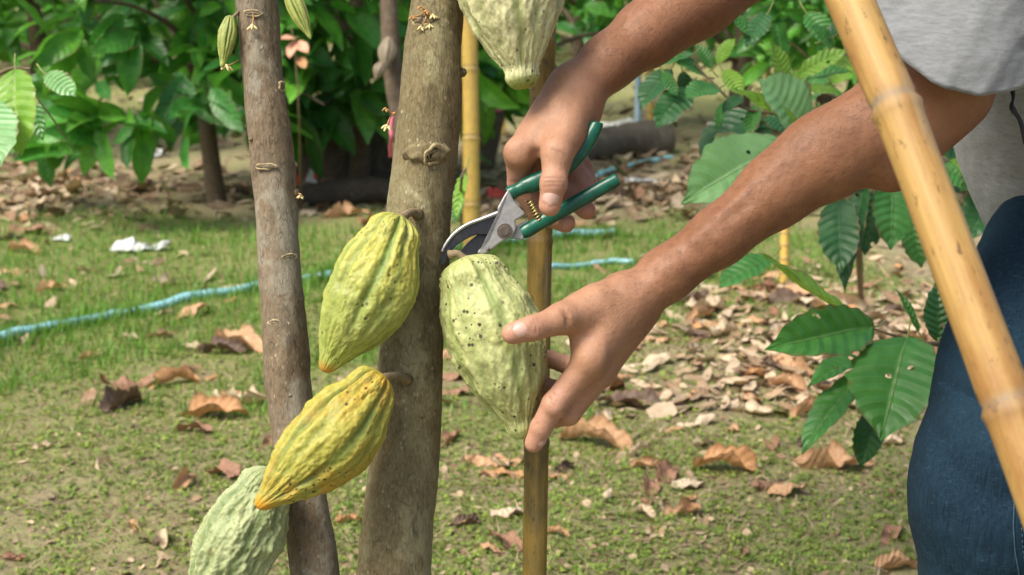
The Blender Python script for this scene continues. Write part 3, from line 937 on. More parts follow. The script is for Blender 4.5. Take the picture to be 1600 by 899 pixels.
FG_T = [(0.9, 1.0, 0.9), (1.1, 1.1, 0.8), (0.7, 0.85, 0.9)]
trees = []
for nm, keys, d, mat, seed, lab in (
    ("cacao_tree", [(0, 399.5, 32.5), (150, 413, 33), (300, 428, 34), (500, 443, 35.5), (700, 463, 36), (899, 492, 38)], 1.35, 'bark_grey', 41,
     "slim grey brown cacao trunk leaning right, left one of the two near trunks"),
    ("cacao_tree", [(0, 684, 43), (150, 671, 50), (300, 658, 50.5), (500, 646, 50), (700, 632, 55), (899, 615, 60)], 1.335, 'bark_olive', 47,
     "thicker olive brown cacao trunk carrying the two yellow pods")):
    v, f, bot, s = trunk_mesh(keys, d, seed)
    t = thing(nm, lab, "tree", bot, "cacao trees of the orchard")
    part("trunk", v, f, M[mat], t)
    top = s[0, :3]
    (lv, lf), tips, dirs = bare_limbs(top, s[0, 3] * 0.6, 4, seed)
    part("limb", lv, lf, M[mat], t)
    cv = crown_leaves(tips, dirs, 0.2, FG_T)
    part("crown", cv[0], cv[1], M['leaf_far'], t, uv=cv[2], attrs={"tint": cv[3]})
    trees.append((t, s))
(tl, sl), (tr_, sr) = trees
ring_scar(sl, 258, -0.05, 0.0085, 0.0026, 0.0011, "leaf_scar", tl, M['scar'], M['bark_grey'], 1)
ring_scar(sl, 501, -0.02, 0.0085, 0.0030, 0.0011, "leaf_scar", tl, M['scar'], M['bark_grey'], 2)
ring_scar(sl, 401, 0.45, 0.007, 0.0022, 0.0010, "leaf_scar", tl, M['scar'], M['bark_grey'], 3)
ring_scar(sl, 18, -0.0, 0.0085, 0.0024, 0.0010, "leaf_scar", tl, M['scar'], M['bark_grey'], 4)
ring_scar(sl, 139, 0.75, 0.005, 0.0035, 0.0014, "leaf_scar", tl, M['scar'], M['bark_grey'], 5)
ring_scar(sr, 26, -0.25, 0.0135, 0.0042, 0.0012, "leaf_scar", tr_, M['scar'], M['bark_grey'], 6)
# the big knot with its cracked dark core
c, n_ = on_trunk(sr, 236, 0.10)
R = frame_from(np.cross([0, 0, 1.0], n_), n_)
kv, kf = blob(c - n_ * 0.004, (0.0200, 0.0115, 0.0105), R, 18, 28, 0.22, 5)
kn = part("knot", kv, kf, M['bark_olive'], tr_, "round knot with a cracked dark core")
c2, n2_ = on_trunk(sr, 237, 0.19)
R2 = frame_from(np.cross([0, 0, 1.0], n2_ + [0.5, 0, -0.4]), n2_ + [0.25, 0, -0.25])
for k, (a, b, th) in enumerate(((0.0098, 0.0085, 0.0022), (0.0052, 0.0046, 0.0014))):
    ang = np.linspace(0, 2 * math.pi, 30, endpoint=False)
    rr = 1 + 0.14 * np.sin(2 * ang + k) + 0.1 * np.sin(5 * ang)
    lp = np.stack([np.cos(ang) * a * rr, np.sin(ang) * b * rr, 0 * ang], -1) @ R2 + c2 + n2_ * (0.0045 + 0.001 * k)
    lp = np.vstack([lp, lp[:2]])
    tv, tf, _ = tube(lp, th * (0.8 + 0.3 * np.sin(np.linspace(0, 9, len(lp)))), 8, caps=False)
    part("knot_ring", tv, tf, M['scar' if k == 0 else 'bark_olive'], kn)
bv, bf = blob(c2 + n2_ * 0.0035, (0.0075, 0.0068, 0.003), R2, 10, 16, 0.3, 2)
part("knot_core", bv, bf, M['scar_dark'], kn)
for py, sd, rr in ((118, 0.93, 0.0045), (433, 0.75, 0.0035), (232, 0.55, 0.003), (640, 0.3, 0.003), (560, 0.5, 0.0025)):
    c, n_ = on_trunk(sr, py, sd)
    bv, bf = blob(c, (rr * 1.2, rr, rr * 0.9), frame_from(np.cross([0, 0, 1.0], n_), n_), 8, 12, 0.3, py)
    part("bud_knot", bv, bf, M['bark_olive'], tr_)
for py, sd, rr in ((302, 0.95, 0.004), (216, -0.5, 0.002), (610, 0.1, 0.002)):
    c, n_ = on_trunk(sl, py, sd)
    bv, bf = blob(c, (rr * 1.2, rr, rr * 0.9), frame_from(np.cross([0, 0, 1.0], n_), n_), 8, 12, 0.3, py)
    part("bud_knot", bv, bf, M['bark_grey'], tl)
# flowers on the trunks
c, n_ = on_trunk(sl, 18, 0.0, 0.001); flower(c, n_ * 0.006 + [0.0, 0, -0.011], tl, 0.0055, seed=1)
c, n_ = on_trunk(sl, 92, -0.95, 0.0); flower(c, np.array([-0.012, -0.004, -0.006]), tl, 0.0065, seed=2)
c, n_ = on_trunk(sl, 300, 0.92, 0.002); flower(c, np.array([0.003, -0.003, -0.002]), tl, 0.004, seed=3)
for k, (dx, dz, dry) in enumerate(((-0.012, -0.004, True), (-0.002, 0.010, True), (0.004, 0.004, True), (-0.002, -0.020, False), (0.008, -0.017, False), (0.012, -0.002, False))):
    c, n_ = on_trunk(sr, 24, -0.22, 0.001)
    flower(c, n_ * 0.006 + [dx * 0.8, 0, dz * 0.6], tr_, 0.0042, dry, seed=10 + k)
c, n_ = on_trunk(sr, 180, -0.95, 0.0)
flower(c, np.array([-0.008, -0.006, -0.012]), tr_, 0.0055, seed=20)
flower(c, np.array([-0.009, -0.004, 0.004]), tr_, 0.004, True, seed=21)

# ------------------------------------------------------------------ cacao pods
def make_pod(name, label, top, tip, wid, mat, seed, nu=240, nv=260, furrow=0.075, wart=0.0016, squash=0.95, shoulder=0.5, neck=0.16, phi0=0.0, hint=None,
             bend=0.0, group="cacao pods on the near trunks", stalk_to=None, base_round=0.5, stalk_r=0.004):
    """top: stem end, tip: pointed end (world); wid: greatest width in metres"""
    top, tip = np.asarray(top, float), np.asarray(tip, float)
    L = np.linalg.norm(tip - top)
    t = np.linspace(0, 1, nu)
    tt = 0.5 - 0.5 * np.cos(math.pi * t)                   # finer at both ends
    # profile: blunt shoulder, widest a little above the middle, tapering to a blunt tip
    prof = np.interp(tt, [0, 0.012, 0.035, 0.08, 0.16, 0.28, 0.42, 0.56, 0.70, 0.82, 0.90, 0.95, 0.98, 0.993, 1.0],
                     [0.0, shoulder * 0.42, shoulder * 0.72, shoulder * 1.0, 0.45 + 0.5 * shoulder * 0.76, 0.915, 1.0, 0.96, 0.775, 0.50, 0.31, neck + 0.06, neck * 0.9, neck * 0.62, 0.0])
    k = np.ones(9) / 9
    pad = np.concatenate([prof[1:6][::-1] * -1, prof, prof[-6:-1][::-1] * -1])
    prof = np.convolve(pad, k, 'same')[5:-5]
    prof[0] = 0; prof[-1] = 0
    ph = np.linspace(0, 2 * math.pi, nv, endpoint=False)
    T, PH = np.meshgrid(tt, ph, indexing='ij')
    PR = np.repeat(prof[:, None], nv, 1)
    P0 = np.stack([np.cos(PH) * 1.2, np.sin(PH) * 1.2, T * 3.0], -1).reshape(-1, 3)
    wob = (0.06 * vnoise(P0 * 1.3 + seed, seed)).reshape(PH.shape)
    cut = np.zeros_like(PH)
    for j in range(10):
        pair = 0.09 if j % 2 else -0.09
        ctr = j * 2 * math.pi / 10 + pair + phi0
        dl = (PH + wob - ctr + math.pi) % (2 * math.pi) - math.pi
        dep = 1.0 if j % 2 == 0 else 0.55
        cut = np.maximum(cut, dep * np.exp(-(dl / 0.125) ** 2))
    fade = smooth01(T, 0.0, 0.03) * (1 - smooth01(T, 0.86, 0.97))
    cut = cut * fade
    R = wid * 0.5
    rad = R * PR * (1 - furrow * 1.9 * cut * (1 + 0.9 * np.exp(-(T / 0.14) ** 2)) * (0.75 + 0.5 * vnoise(P0 * 1.7 + 3.3, seed + 9).reshape(PH.shape)) + furrow * 0.35)
    Q = np.stack([np.cos(PH) * R, np.sin(PH) * R, T * L], -1).reshape(-1, 3)
    st = np.array([1, 1, 0.55])
    w1 = vnoise(Q * st * 120 + seed, seed + 1).reshape(PH.shape)
    w2 = vnoise(Q * st * 250, seed + 2).reshape(PH.shape)
    w3 = vnoise(Q * np.array([1, 1, 0.8]) * 520, seed + 3).reshape(PH.shape)
    rdg = 1 - np.abs(vnoise(Q * st * 85 + 4.4, seed + 4).reshape(PH.shape)) * 2
    warts = (0.8 * w1 + 0.6 * w2 + 0.3 * w3 + 0.4 * rdg)
    big = vnoise(Q * 30 + seed, seed + 5).reshape(PH.shape)
    wf = smooth01(T, 0.0, 0.05) * (1 - 0.75 * smooth01(T, 0.85, 0.97))
    rad = rad + (wart * warts * (1 - 0.35 * cut) + 0.0016 * big) * wf * (PR > 0)
    z = T * L
    bx = bend * np.sin(math.pi * T)
    loc = np.stack([np.cos(PH) * rad + bx, np.sin(PH) * rad * squash, z], -1).reshape(-1, 3)
    ax = (tip - top) / L
    h = np.array([0, -1.0, 0.0]) if hint is None else np.asarray(hint, float)
    y = h - ax * np.dot(h, ax); y /= np.linalg.norm(y)
    x = np.cross(y, ax)
    v = loc @ np.stack([x, y, ax], 0) + top
    root = thing(name, label, "cacao pod", top, group)
    body = part("husk", v, grid_faces(nu, nv, True), M[mat], root,
         attrs={"ridge": (1 - np.clip(cut, 0, 1)).ravel(), "along": T.ravel(), "wart": np.clip(0.5 + 0.5 * warts, 0, 1).ravel()})
    if stalk_to is not None:
        e = np.asarray(stalk_to, float)
        s = spline([e, (e + top) / 2 + np.array([0, -0.001, 0.002]), top + ax * 0.006], 10)
        sv, sf, _ = tube(s, np.array([1.5, 1.25, 1.05, 1, .95, .95, 1, 1.1, 1.25, 1.3]) * stalk_r, 12)
        part("stalk", sv, sf, M['stalk'], root)
    return root

def trunk_axis(s, py):
    hts = np.array([cw_inv(p)[1] for p in s[:, :3]])
    return s[int(np.argmin(np.abs(hts - py))), :3]

make_pod("cacao_pod", "yellow green cacao pod hanging from the thicker trunk, upper of the two", W(627, 336, 1.275), W(506, 582, 1.268), 0.0770, 'pod_yellow', 3,
         furrow=0.085, wart=0.0017, phi0=0.42, shoulder=0.62, neck=0.17, bend=0.006, stalk_to=trunk_axis(sr, 326) + [0, -0.03, 0])
make_pod("cacao_pod", "orange yellow cacao pod with dark furrows, overlapping the slim trunk", W(601, 586, 1.262), W(401, 794, 1.225), 0.0730, 'pod_orange', 8,
         furrow=0.100, wart=0.0017, phi0=0.15, shoulder=0.60, neck=0.17, bend=0.007, stalk_to=trunk_axis(sr, 578) + [0, -0.03, 0])
make_pod("cacao_pod", "matt pale green wrinkled pod behind the orange yellow one", W(432, 733, 1.305), W(300, 985, 1.29), 0.074, 'pod_pale', 14,
         furrow=0.035, wart=0.0030, phi0=0.2, shoulder=0.62, stalk_to=trunk_axis(sl, 716) + [0, -0.012, 0])
make_pod("cacao_pod", "pale speckled cacao pod held by the left hand under the secateurs", W(727, 400, 1.292), W(819, 686, 1.292), 0.0900, 'pod_held', 21,
         furrow=0.026, wart=0.0018, phi0=0.1, shoulder=0.66, neck=0.22, bend=0.004, stalk_to=W(703, 399, 1.294), stalk_r=0.0035)
make_pod("cacao_pod", "rough pale pod hanging tip down at the top beside the weathered bamboo", W(760, -190, 1.285), W(818, 140, 1.285), 0.0985, 'pod_top', 28,
         furrow=0.055, wart=0.0020, phi0=0.3, shoulder=0.66, neck=0.26, bend=0.004, stalk_to=trunk_axis(sr, -205) + [0.02, 0, 0])
make_pod("young_cacao_pod", "small ribbed young green pod left of the slim trunk", W(360, 24, 1.335), W(347, 106, 1.33), 0.0190, 'pod_young', 33, 90, 120,
         furrow=0.10, wart=0.0004, phi0=0.2, shoulder=0.5, neck=0.2, stalk_to=trunk_axis(sl, 8), stalk_r=0.0016, group="young pods on the slim trunk")
make_pod("young_cacao_pod", "small narrow young green pod hanging right of the slim trunk top", W(448, -22, 1.34), W(486, 62, 1.335), 0.0200, 'pod_young', 37, 90, 120,
         furrow=0.10, wart=0.0004, phi0=0.5, shoulder=0.5, neck=0.14, stalk_to=trunk_axis(sl, -40), stalk_r=0.0016, group="young pods on the slim trunk")

# ------------------------------------------------------------------ bamboo
def bamboo(label, pts, nodes, mat, cat="bamboo pole", ns=32, n=220, group="bamboo poles and stakes", name="bamboo_pole", ztop=None, swell=0.10):
    """pts: (px, py, depth, half width px) along the pole; continues to the ground and up to ztop; nodes: photo heights of its joints"""
    k = np.array([[*W(px, py, d), hw * d / FPX] for px, py, d, hw in pts])
    bot = to_ground(k[-1, :3], k[-2, :3], 0.0) if True else None
    top = to_ground(k[0, :3], k[1, :3], ztop if ztop else k[0, 2] + 0.3)
    kk = np.vstack([[*top, k[0, 3]], k, [*(bot - [0, 0, 0.04]), k[-1, 3] * 1.05]])
    s = np.concatenate([spline(kk[i:i + 2], max(2, n // (len(kk) - 1))) for i in range(len(kk) - 1)])
    ln = np.concatenate([[0], np.cumsum(np.linalg.norm(np.diff(s[:, :3], axis=0), axis=1))])
    keep = np.concatenate([[True], np.diff(ln) > 1e-6]); s, ln = s[keep], ln[keep]
    L = ln[-1]
    q = np.linspace(0, L, 420)
    s = np.stack([np.interp(q, ln, s[:, c]) for c in range(4)], -1)
    py = np.array([cw_inv(p)[1] for p in s[:, :3]])
    npos = [q[int(np.argmin(np.abs(py - h)))] for h in nodes]
    # more joints below and above at the same pitch
    if len(npos) > 1:
        pit = (max(npos) - min(npos)) / (len(npos) - 1)
    else:
        pit = 0.21
    x = max(npos) + pit
    while x < L: npos.append(x); x += pit
    x = min(npos) - pit
    while x > 0: npos.append(x); x -= pit
    r = s[:, 3].copy(); nd = np.zeros(len(q))
    r0 = r.mean()
    for a in npos:
        dl = (q - a)
        r = r * (1 + swell * np.exp(-(dl / (r0 * 0.28)) ** 2) - 0.09 * np.exp(-((dl + r0 * 0.35) / (r0 * 0.13)) ** 2) + 0.03 * np.exp(-(dl / (r0 * 1.6)) ** 2))
        nd = np.maximum(nd, 0.45 * np.exp(-((dl + r0 * 0.1) / (r0 * 0.42)) ** 2) + 0.75 * np.exp(-((dl + r0 * 0.34) / (r0 * 0.10)) ** 2))
    v, f, uv = tube(s[:, :3], r, ns, flat=(0, 1, 0))
    nd = np.concatenate([np.repeat(nd, ns), [0, 0]])
    nd = nd * (0.65 + 0.5 * vnoise(v * 90, 3))
    return solo(name, v, f, mat, label, cat, group, base=bot, uv=uv, attrs={"node": np.clip(nd, 0, 1)})

bamboo("thick golden bamboo pole leaning diagonally across the near right, out of focus", [(1319, -20, 0.905, 36), (1402, 172, 0.865, 36.5), (1578, 640, 0.80, 40)], [172, 634], M['bamboo_fresh'], ztop=1.55)
bamboo("thin weathered brownish bamboo stake standing upright behind the held pod", [(850, -60, 1.425, 20), (843, 420, 1.42, 19), (835, 899, 1.415, 19)], [66, 378], M['bamboo_old'], ztop=1.5, swell=0.07)
bamboo("yellow bamboo stake just right of the thicker trunk, blurred", [(732, -20, 5.3, 12.5), (736, 190, 5.3, 12.8), (737, 372, 5.3, 13)], [110, 218, 322], M['bamboo_far'], ztop=1.6, n=120)
# ------------------------------------------------------------------ implicit bodies (camera frame: right, up, depth)
class Field:
    def __init__(s, lo, hi, h):
        s.lo = np.asarray(lo, float); s.h = h
        s.n = np.ceil((np.asarray(hi, float) - s.lo) / h).astype(int) + 1
        s.g = np.full(s.n, 1.0, np.float32)
    def sub(s, lo, hi):
        a = np.clip(np.floor((np.asarray(lo) - s.lo) / s.h).astype(int), 0, s.n - 1)
        b = np.clip(np.ceil((np.asarray(hi) - s.lo) / s.h).astype(int) + 1, 1, s.n)
        b = np.maximum(b, a + 1)
        sl = tuple(slice(i, j) for i, j in zip(a, b))
        ax = [s.lo[k] + s.h * np.arange(a[k], b[k]) for k in range(3)]
        return sl, ax
    def _cone(s, a, b, ra, rb, pad):
        a, b = np.asarray(a, float), np.asarray(b, float)
        m = max(ra, rb) + pad
        sl, ax = s.sub(np.minimum(a, b) - m, np.maximum(a, b) + m)
        X = ax[0][:, None, None]; Y = ax[1][None, :, None]; Z = ax[2][None, None, :]
        ba = b - a
        L2 = float(ba @ ba)
        t = ((X - a[0]) * ba[0] + (Y - a[1]) * ba[1] + (Z - a[2]) * ba[2]) / max(L2, 1e-12)
        t = np.clip(t, 0, 1)
        d = np.sqrt((X - a[0] - ba[0] * t) ** 2 + (Y - a[1] - ba[1] * t) ** 2 + (Z - a[2] - ba[2] * t) ** 2)
        t2 = t * t * (3 - 2 * t) * 0.5 + t * 0.5
        return sl, (d - (ra + (rb - ra) * t2)).astype(np.float32)
    @staticmethod
    def smin(a, b, k):
        h = np.maximum(k - np.abs(a - b), 0) / k
        return np.minimum(a, b) - h * h * k * 0.25
    def cone(s, a, b, ra, rb, k=0.004):
        sl, d = s._cone(a, b, ra, rb, k + 5 * s.h)
        s.g[sl] = s.smin(s.g[sl], d, k)
    def carve(s, a, b, ra, rb, k=0.003):
        sl, d = s._cone(a, b, ra, rb, k + 4 * s.h)
        s.g[sl] = -s.smin(-s.g[sl], d, k)
    def ell(s, c, r, rows=None, k=0.006):
        c = np.asarray(c, float); r = np.asarray(r, float)
        m = r.max() + k + 5 * s.h
        sl, ax = s.sub(c - m, c + m)
        P = np.stack(np.meshgrid(*ax, indexing='ij'), -1) - c
        if rows is not None: P = P @ np.asarray(rows).T
        q = np.sqrt(((P / r) ** 2).sum(-1)); q2 = np.sqrt(((P / (r * r)) ** 2).sum(-1)) + 1e-9
        s.g[sl] = s.smin(s.g[sl], (q * (q - 1) / q2).astype(np.float32), k)
    def finger(s, chain, k=0.006, inner=0.003):
        """chain of (point, radius); its bones blend with each other, then with the body"""
        pts = np.array([p for p, _ in chain]); rr = [r for _, r in chain]
        m = max(rr) + k + 6 * s.h
        sl, ax = s.sub(pts.min(0) - m, pts.max(0) + m)
        f = Field([a[0] for a in ax], [a[-1] for a in ax], s.h)
        f.n = np.array([len(a) for a in ax]); f.g = np.full(f.n, 1.0, np.float32)
        for (p, r), (q, r2) in zip(chain[:-1], chain[1:]):
            f.cone(p, q, r, r2, inner)
        s.g[sl] = s.smin(s.g[sl], f.g, k)
    def mesh(s, relax=2):
        g = s.g
        ins = g < 0
        c = [ins[i:ins.shape[0] - 1 + i or None, j:ins.shape[1] - 1 + j or None, k:ins.shape[2] - 1 + k or None] for i in (0, 1) for j in (0, 1) for k in (0, 1)]
        cnt = sum(x.astype(np.int8) for x in c)
        cell = (cnt > 0) & (cnt < 8)
        idx = np.argwhere(cell)
        num = np.full(cell.shape, -1, np.int64)
        num[cell] = np.arange(len(idx))
        acc = np.zeros((len(idx), 3)); w = np.zeros(len(idx))
        cor = [np.array([i, j, k]) for i in (0, 1) for j in (0, 1) for k in (0, 1)]
        val = [g[tuple((idx + o).T)] for o in cor]
        for a in range(8):
            for b in range(a + 1, 8):
                if np.abs(cor[a] - cor[b]).sum() != 1: continue
                m = (val[a] < 0) != (val[b] < 0)
                t = np.where(m, val[a] / np.where(m, val[a] - val[b], 1), 0)
                acc += np.where(m[:, None], cor[a] + (cor[b] - cor[a]) * t[:, None], 0); w += m
        v = (idx + acc / w[:, None]) * s.h + s.lo
        F = []
        for ax in range(3):
            o = [0, 0, 0]; o[ax] = 1
            A = ins[tuple(slice(0, -1) if a == ax else slice(None) for a in range(3))]
            B = ins[tuple(slice(1, None) if a == ax else slice(None) for a in range(3))]
            e = np.argwhere(A != B)
            u, w_ = [a for a in range(3) if a != ax]
            e = e[(e[:, u] > 0) & (e[:, w_] > 0) & (e[:, u] < g.shape[u] - 1) & (e[:, w_] < g.shape[w_] - 1)]
            du = np.zeros(3, int); du[u] = 1; dw = np.zeros(3, int); dw[w_] = 1
            q = np.stack([num[tuple((e - du - dw).T)], num[tuple((e - dw).T)], num[tuple(e.T)], num[tuple((e - du).T)]], -1)
            flip = A[tuple(e.T)] != (ax == 1)
            q[flip] = q[flip][:, ::-1]
            F.append(q)
        f = np.concatenate(F); f = f[(f >= 0).all(1)]
        for _ in range(relax):                              # light smoothing
            sm = np.zeros_like(v); ct = np.zeros(len(v))
            for k in range(4):
                a, b = f[:, k], f[:, (k + 1) % 4]
                np.add.at(sm, a, v[b]); np.add.at(ct, a, 1)
            v = v * 0.5 + 0.5 * sm / np.maximum(ct, 1)[:, None]
        return v, f[:, ::-1]

R_ = lambda px, d: px * d / FPX

# ------------------------------------------------------------------ left arm and hand (round the held pod)
LW = cf(992, 470, 1.290)                                   # wrist
LE = cf(1388, 196, 1.285)                                  # elbow
LS = cf(1660, -180, 1.300)                                 # shoulder
fl = Field(cf(775, 730, 1.19) - 0.03, [cf(1720, 0, 1.3)[0] + 0.06, cf(0, -260, 1.3)[1], 1.40], 0.0017)
def chain2(F, rows, off, k=0.012):
    """two bones side by side in depth, so that the limb is wider than it looks edge-on"""
    for (px, py, d, r), (qx, qy, e, r2) in zip(rows[:-1], rows[1:]):
        for sg in (-1, 1):
            a = cf(px, py, d); b = cf(qx, qy, e)
            a[2] += sg * off; b[2] += sg * off
            F.cone(a, b, r, r2, k)
chain2(fl, [(985, 474, 1.290, .0205), (1040, 430, 1.290, .0215), (1123, 370, 1.289, .0235), (1210, 300, 1.288, .0295), (1290, 248, 1.287, .0345), (1372, 203, 1.285, .0375)], 0.0075)
fl.cone(cf(1372, 203, 1.285), cf(1478, 88, 1.287), .0405, .0450, .012)
fl.cone(cf(1478, 88, 1.287), LS, .0450, .0500, .012)
fl.ell(cf(1285, 232, 1.275), (.060, .026, .030), frame_from(LE - LW, [0, 1, -0.3]), .02)        # brachioradialis
fl.cone(cf(1395, 262, 1.282), cf(1490, 150, 1.290), .022, .034, .02)                             # crook of the arm
fl.carve(cf(1332, 296, 1.236), cf(1400, 226, 1.232), .0016, .0022, .006)                         # crease at the elbow
# palm
iM, mM, rM, pM = cf(921, 566, 1.262), cf(936, 582, 1.281), cf(940, 584, 1.302), cf(936, 574, 1.320)
fl.cone(cf(985, 472, 1.282), iM, .0190, .0135, .014)
fl.cone(cf(990, 482, 1.292), mM, .0190, .0130, .014)
fl.cone(cf(990, 486, 1.300), rM, .0180, .0125, .014)
fl.cone(cf(990, 482, 1.306), pM, .0170, .0120, .014)
fl.cone(cf(970, 462, 1.282), cf(905, 490, 1.262), .0200, .0150, .014)                            # thenar
fl.cone(cf(950, 500, 1.275), cf(915, 535, 1.268), .0170, .0140, .014)
# thumb
fl.finger([(cf(930, 476, 1.268), .0165), (cf(878, 499, 1.252), .0132), (cf(832, 513, 1.2365), .0110), (cf(801, 521, 1.2345), .0098)], .012)
fl.ell(cf(880, 494, 1.247), (.0125, .0115, .012), None, .008)
# fingers
fl.finger([(iM, .0132), (cf(866, 632, 1.268), .0112), (cf(846, 668, 1.275), .0100), (cf(834, 693, 1.281), .0086)], .008)
fl.finger([(mM, .0130), (cf(888, 646, 1.288), .0112), (cf(866, 652, 1.318), .0100), (cf(838, 640, 1.338), .0088)], .006)
fl.finger([(rM, .0125), (cf(893, 618, 1.326), .0108), (cf(852, 606, 1.350), .0098), (cf(815, 590, 1.352), .0086)], .005)
fl.finger([(pM, .0110), (cf(890, 572, 1.332), .0090), (cf(862, 562, 1.348), .0082), (cf(828, 556, 1.352), .0074)], .005)
# knuckles, tendons, creases
fl.ell(cf(926, 560, 1.2520), (.0105, .0095, .006), None, .010)
fl.ell(cf(868, 632, 1.2590), (.0075, .0085, .006), None, .008)
fl.cone(cf(968, 478, 1.2655), cf(928, 552, 1.2535), .0028, .0036, .012)
fl.cone(cf(1005, 452, 1.2680), cf(960, 520, 1.2640), .0022, .0022, .009)
fl.cone(cf(1060, 415, 1.2640), cf(1005, 452, 1.2680), .0020, .0022, .010)
fl.cone(cf(960, 520, 1.2640), cf(942, 565, 1.2610), .0020, .0020, .009)
for x, y, d in ((833, 511, 1.2262), (838, 510, 1.2266), (828, 512, 1.2258)):
    fl.carve(cf(x - 2, y - 13, d + .0005), cf(x + 2, y + 13, d + .0005), .0007, .0007, .0022)
for k in range(3):
    fl.carve(cf(858 + 4 * k, 622 + 6 * k, 1.2560), cf(880 + 4 * k, 634 + 6 * k, 1.2600), .0008, .0008, .0024)
for k in range(2):
    fl.carve(cf(878 + 6 * k, 484 + 6 * k, 1.2355), cf(886 + 6 * k, 508 + 6 * k, 1.2385), .0006, .0006, .004)
for p, q, r in (((1290, 215, 1.2530), (1215, 262, 1.2590), .0022), ((1215, 262, 1.2590), (1150, 318, 1.2625), .0022), ((1150, 318, 1.2625), (1085, 378, 1.2640), .0020), ((1180, 330, 1.2600), (1120, 372, 1.2630), .0017)):
    fl.cone(cf(*p), cf(*q), r, r, .010)
lv, lf_ = fl.mesh()

# ------------------------------------------------------------------ right arm and hand (squeezing the secateurs)
RE = cf(1262, -132, 1.440)
RS = cf(1480, -180, 1.660)
fr = Field([cf(780, 0, 1.28)[0] - 0.01, cf(0, 375, 1.28)[1], 1.245], [cf(1500, 0, 1.66)[0] + 0.07, RS[1] + 0.08, 1.73], 0.0018)
chain2(fr, [(908, 138, 1.335, .0215), (950, 98, 1.345, .0232), (1012, 52, 1.362, .0285), (1090, -4, 1.385, .0345), (1180, -72, 1.412, .0385), (1262, -132, 1.440, .0375)], 0.0075)
fr.cone(RE, RS, .0400, .0500, .012)
fr.ell(cf(1090, -8, 1.372), (.060, .030, .032), frame_from(RE - cf(908, 138, 1.335), [0, 1, -0.3]), .02)
iM, mM, rM, pM = cf(813, 240, 1.305), cf(828, 220, 1.326), cf(846, 205, 1.345), cf(864, 192, 1.360)
fr.cone(cf(893, 140, 1.325), iM, .0215, .0142, .014)
fr.cone(cf(893, 142, 1.337), mM, .0205, .0138, .014)
fr.cone(cf(900, 146, 1.345), rM, .0195, .0130, .014)
fr.cone(cf(905, 152, 1.350), pM, .0180, .0120, .014)
fr.cone(cf(905, 165, 1.325), cf(872, 226, 1.292), .0205, .0150, .014)
fr.cone(cf(880, 185, 1.308), cf(848, 222, 1.300), .0180, .0120, .012)
fr.ell(cf(914, 182, 1.330), (.0125, .020, .016), None, .010)
# thumb lies over the upper handle and points down
fr.finger([(cf(885, 210, 1.300), .0165), (cf(871, 240, 1.284), .0140), (cf(865, 287, 1.2735), .0113), (cf(859, 321, 1.2760), .0102)], .009)
fr.ell(cf(869, 240, 1.2775), (.0125, .012, .010), None, .008)
fr.ell(cf(865, 286, 1.2700), (.0112, .009, .0085), None, .006)
fr.finger([(iM, .0142), (cf(812, 286, 1.326), .0116), (cf(842, 332, 1.335), .0104), (cf(884, 349, 1.3235), .0092)], .006)
fr.finger([(mM, .0135), (cf(862, 288, 1.350), .0112), (cf(893, 308, 1.347), .0103), (cf(916, 329, 1.330), .0090)], .005)
fr.finger([(rM, .0125), (cf(888, 254, 1.356), .0108), (cf(907, 280, 1.350), .0098), (cf(920, 304, 1.342), .0086)], .005)
fr.finger([(pM, .0115), (cf(898, 236, 1.368), .0094), (cf(912, 262, 1.366), .0086), (cf(920, 284, 1.358), .0078)], .005)
# tendon lines, knuckle, web and skin folds
fr.ell(cf(812, 238, 1.2930), (.0125, .0120, .008), None, .010)
fr.ell(cf(832, 216, 1.3115), (.0100, .0100, .007), None, .010)
fr.carve(cf(838, 240, 1.285), cf(840, 292, 1.290), .0035, .0050, .006)
fr.cone(cf(880, 148, 1.3060), cf(822, 226, 1.2935), .0026, .0036, .012)
fr.cone(cf(872, 140, 1.3140), cf(836, 206, 1.3060), .0022, .0030, .010)
fr.cone(cf(902, 170, 1.3035), cf(876, 226, 1.2790), .0024, .0030, .010)
for y in (278, 284, 290):
    fr.carve(cf(852, y + 1, 1.2606), cf(878, y - 1, 1.2606), .0006, .0006, .0020)
for k in range(2):
    fr.carve(cf(928 + 3 * k, 152 + 9 * k, 1.318), cf(938 + 3 * k, 166 + 9 * k, 1.345), .0014, .0014, .004)
rv, rf_ = fr.mesh()

# ------------------------------------------------------------------ torso core, neck, head, legs under the clothes
NECK = np.array([0.498, 0.430, 1.480]); HIP = np.array([0.660, 0.015, 1.530])
_up = np.array([0, _ct, -_st])            # world up in the camera frame
_fw = np.array([0, -_st * -1, 0]) * 0
bt = Field([0.20, -0.24, 1.20], [0.98, 0.80, 1.95], 0.006)
CH = NECK * 0.62 + HIP * 0.38
bt.cone(HIP + [0, 0, -.055], CH + [0, 0, -.065], .098, .096, .05); bt.cone(HIP + [0, 0, .055], CH + [0, 0, .065], .098, .096, .05)
bt.cone(CH + [0, 0, -.065], NECK + [0.03, -0.05, -.10], .096, .070, .05); bt.cone(CH + [0, 0, .065], NECK + [0.03, -0.05, .10], .096, .070, .05)
bt.cone(LS, NECK + [0.02, -0.02, -0.03], .052, .055, .04); bt.cone(RS, NECK + [0.02, -0.02, 0.03], .052, .055, .04)
bt.cone(LS, LS * 0.55 + LE * 0.45, .050, .045, .03); bt.cone(RS, RS * 0.55 + RE * 0.45, .050, .045, .03)
HEAD = NECK + np.array([-0.115, 0.165, -0.04])
bt.cone(NECK + [0.01, -.02, 0], HEAD + [0.03, -.03, 0.0], .058, .052, .03)
hx = np.array([-0.80, -0.55, 0.05]); hx /= np.linalg.norm(hx)         # where the face looks: down at the hands
HR = frame_from(hx, [-0.5, 0.8, -0.1])                                # rows: forward, side, crown
bt.ell(HEAD + HR[2] * .02, (.100, .078, .098), HR, .02)
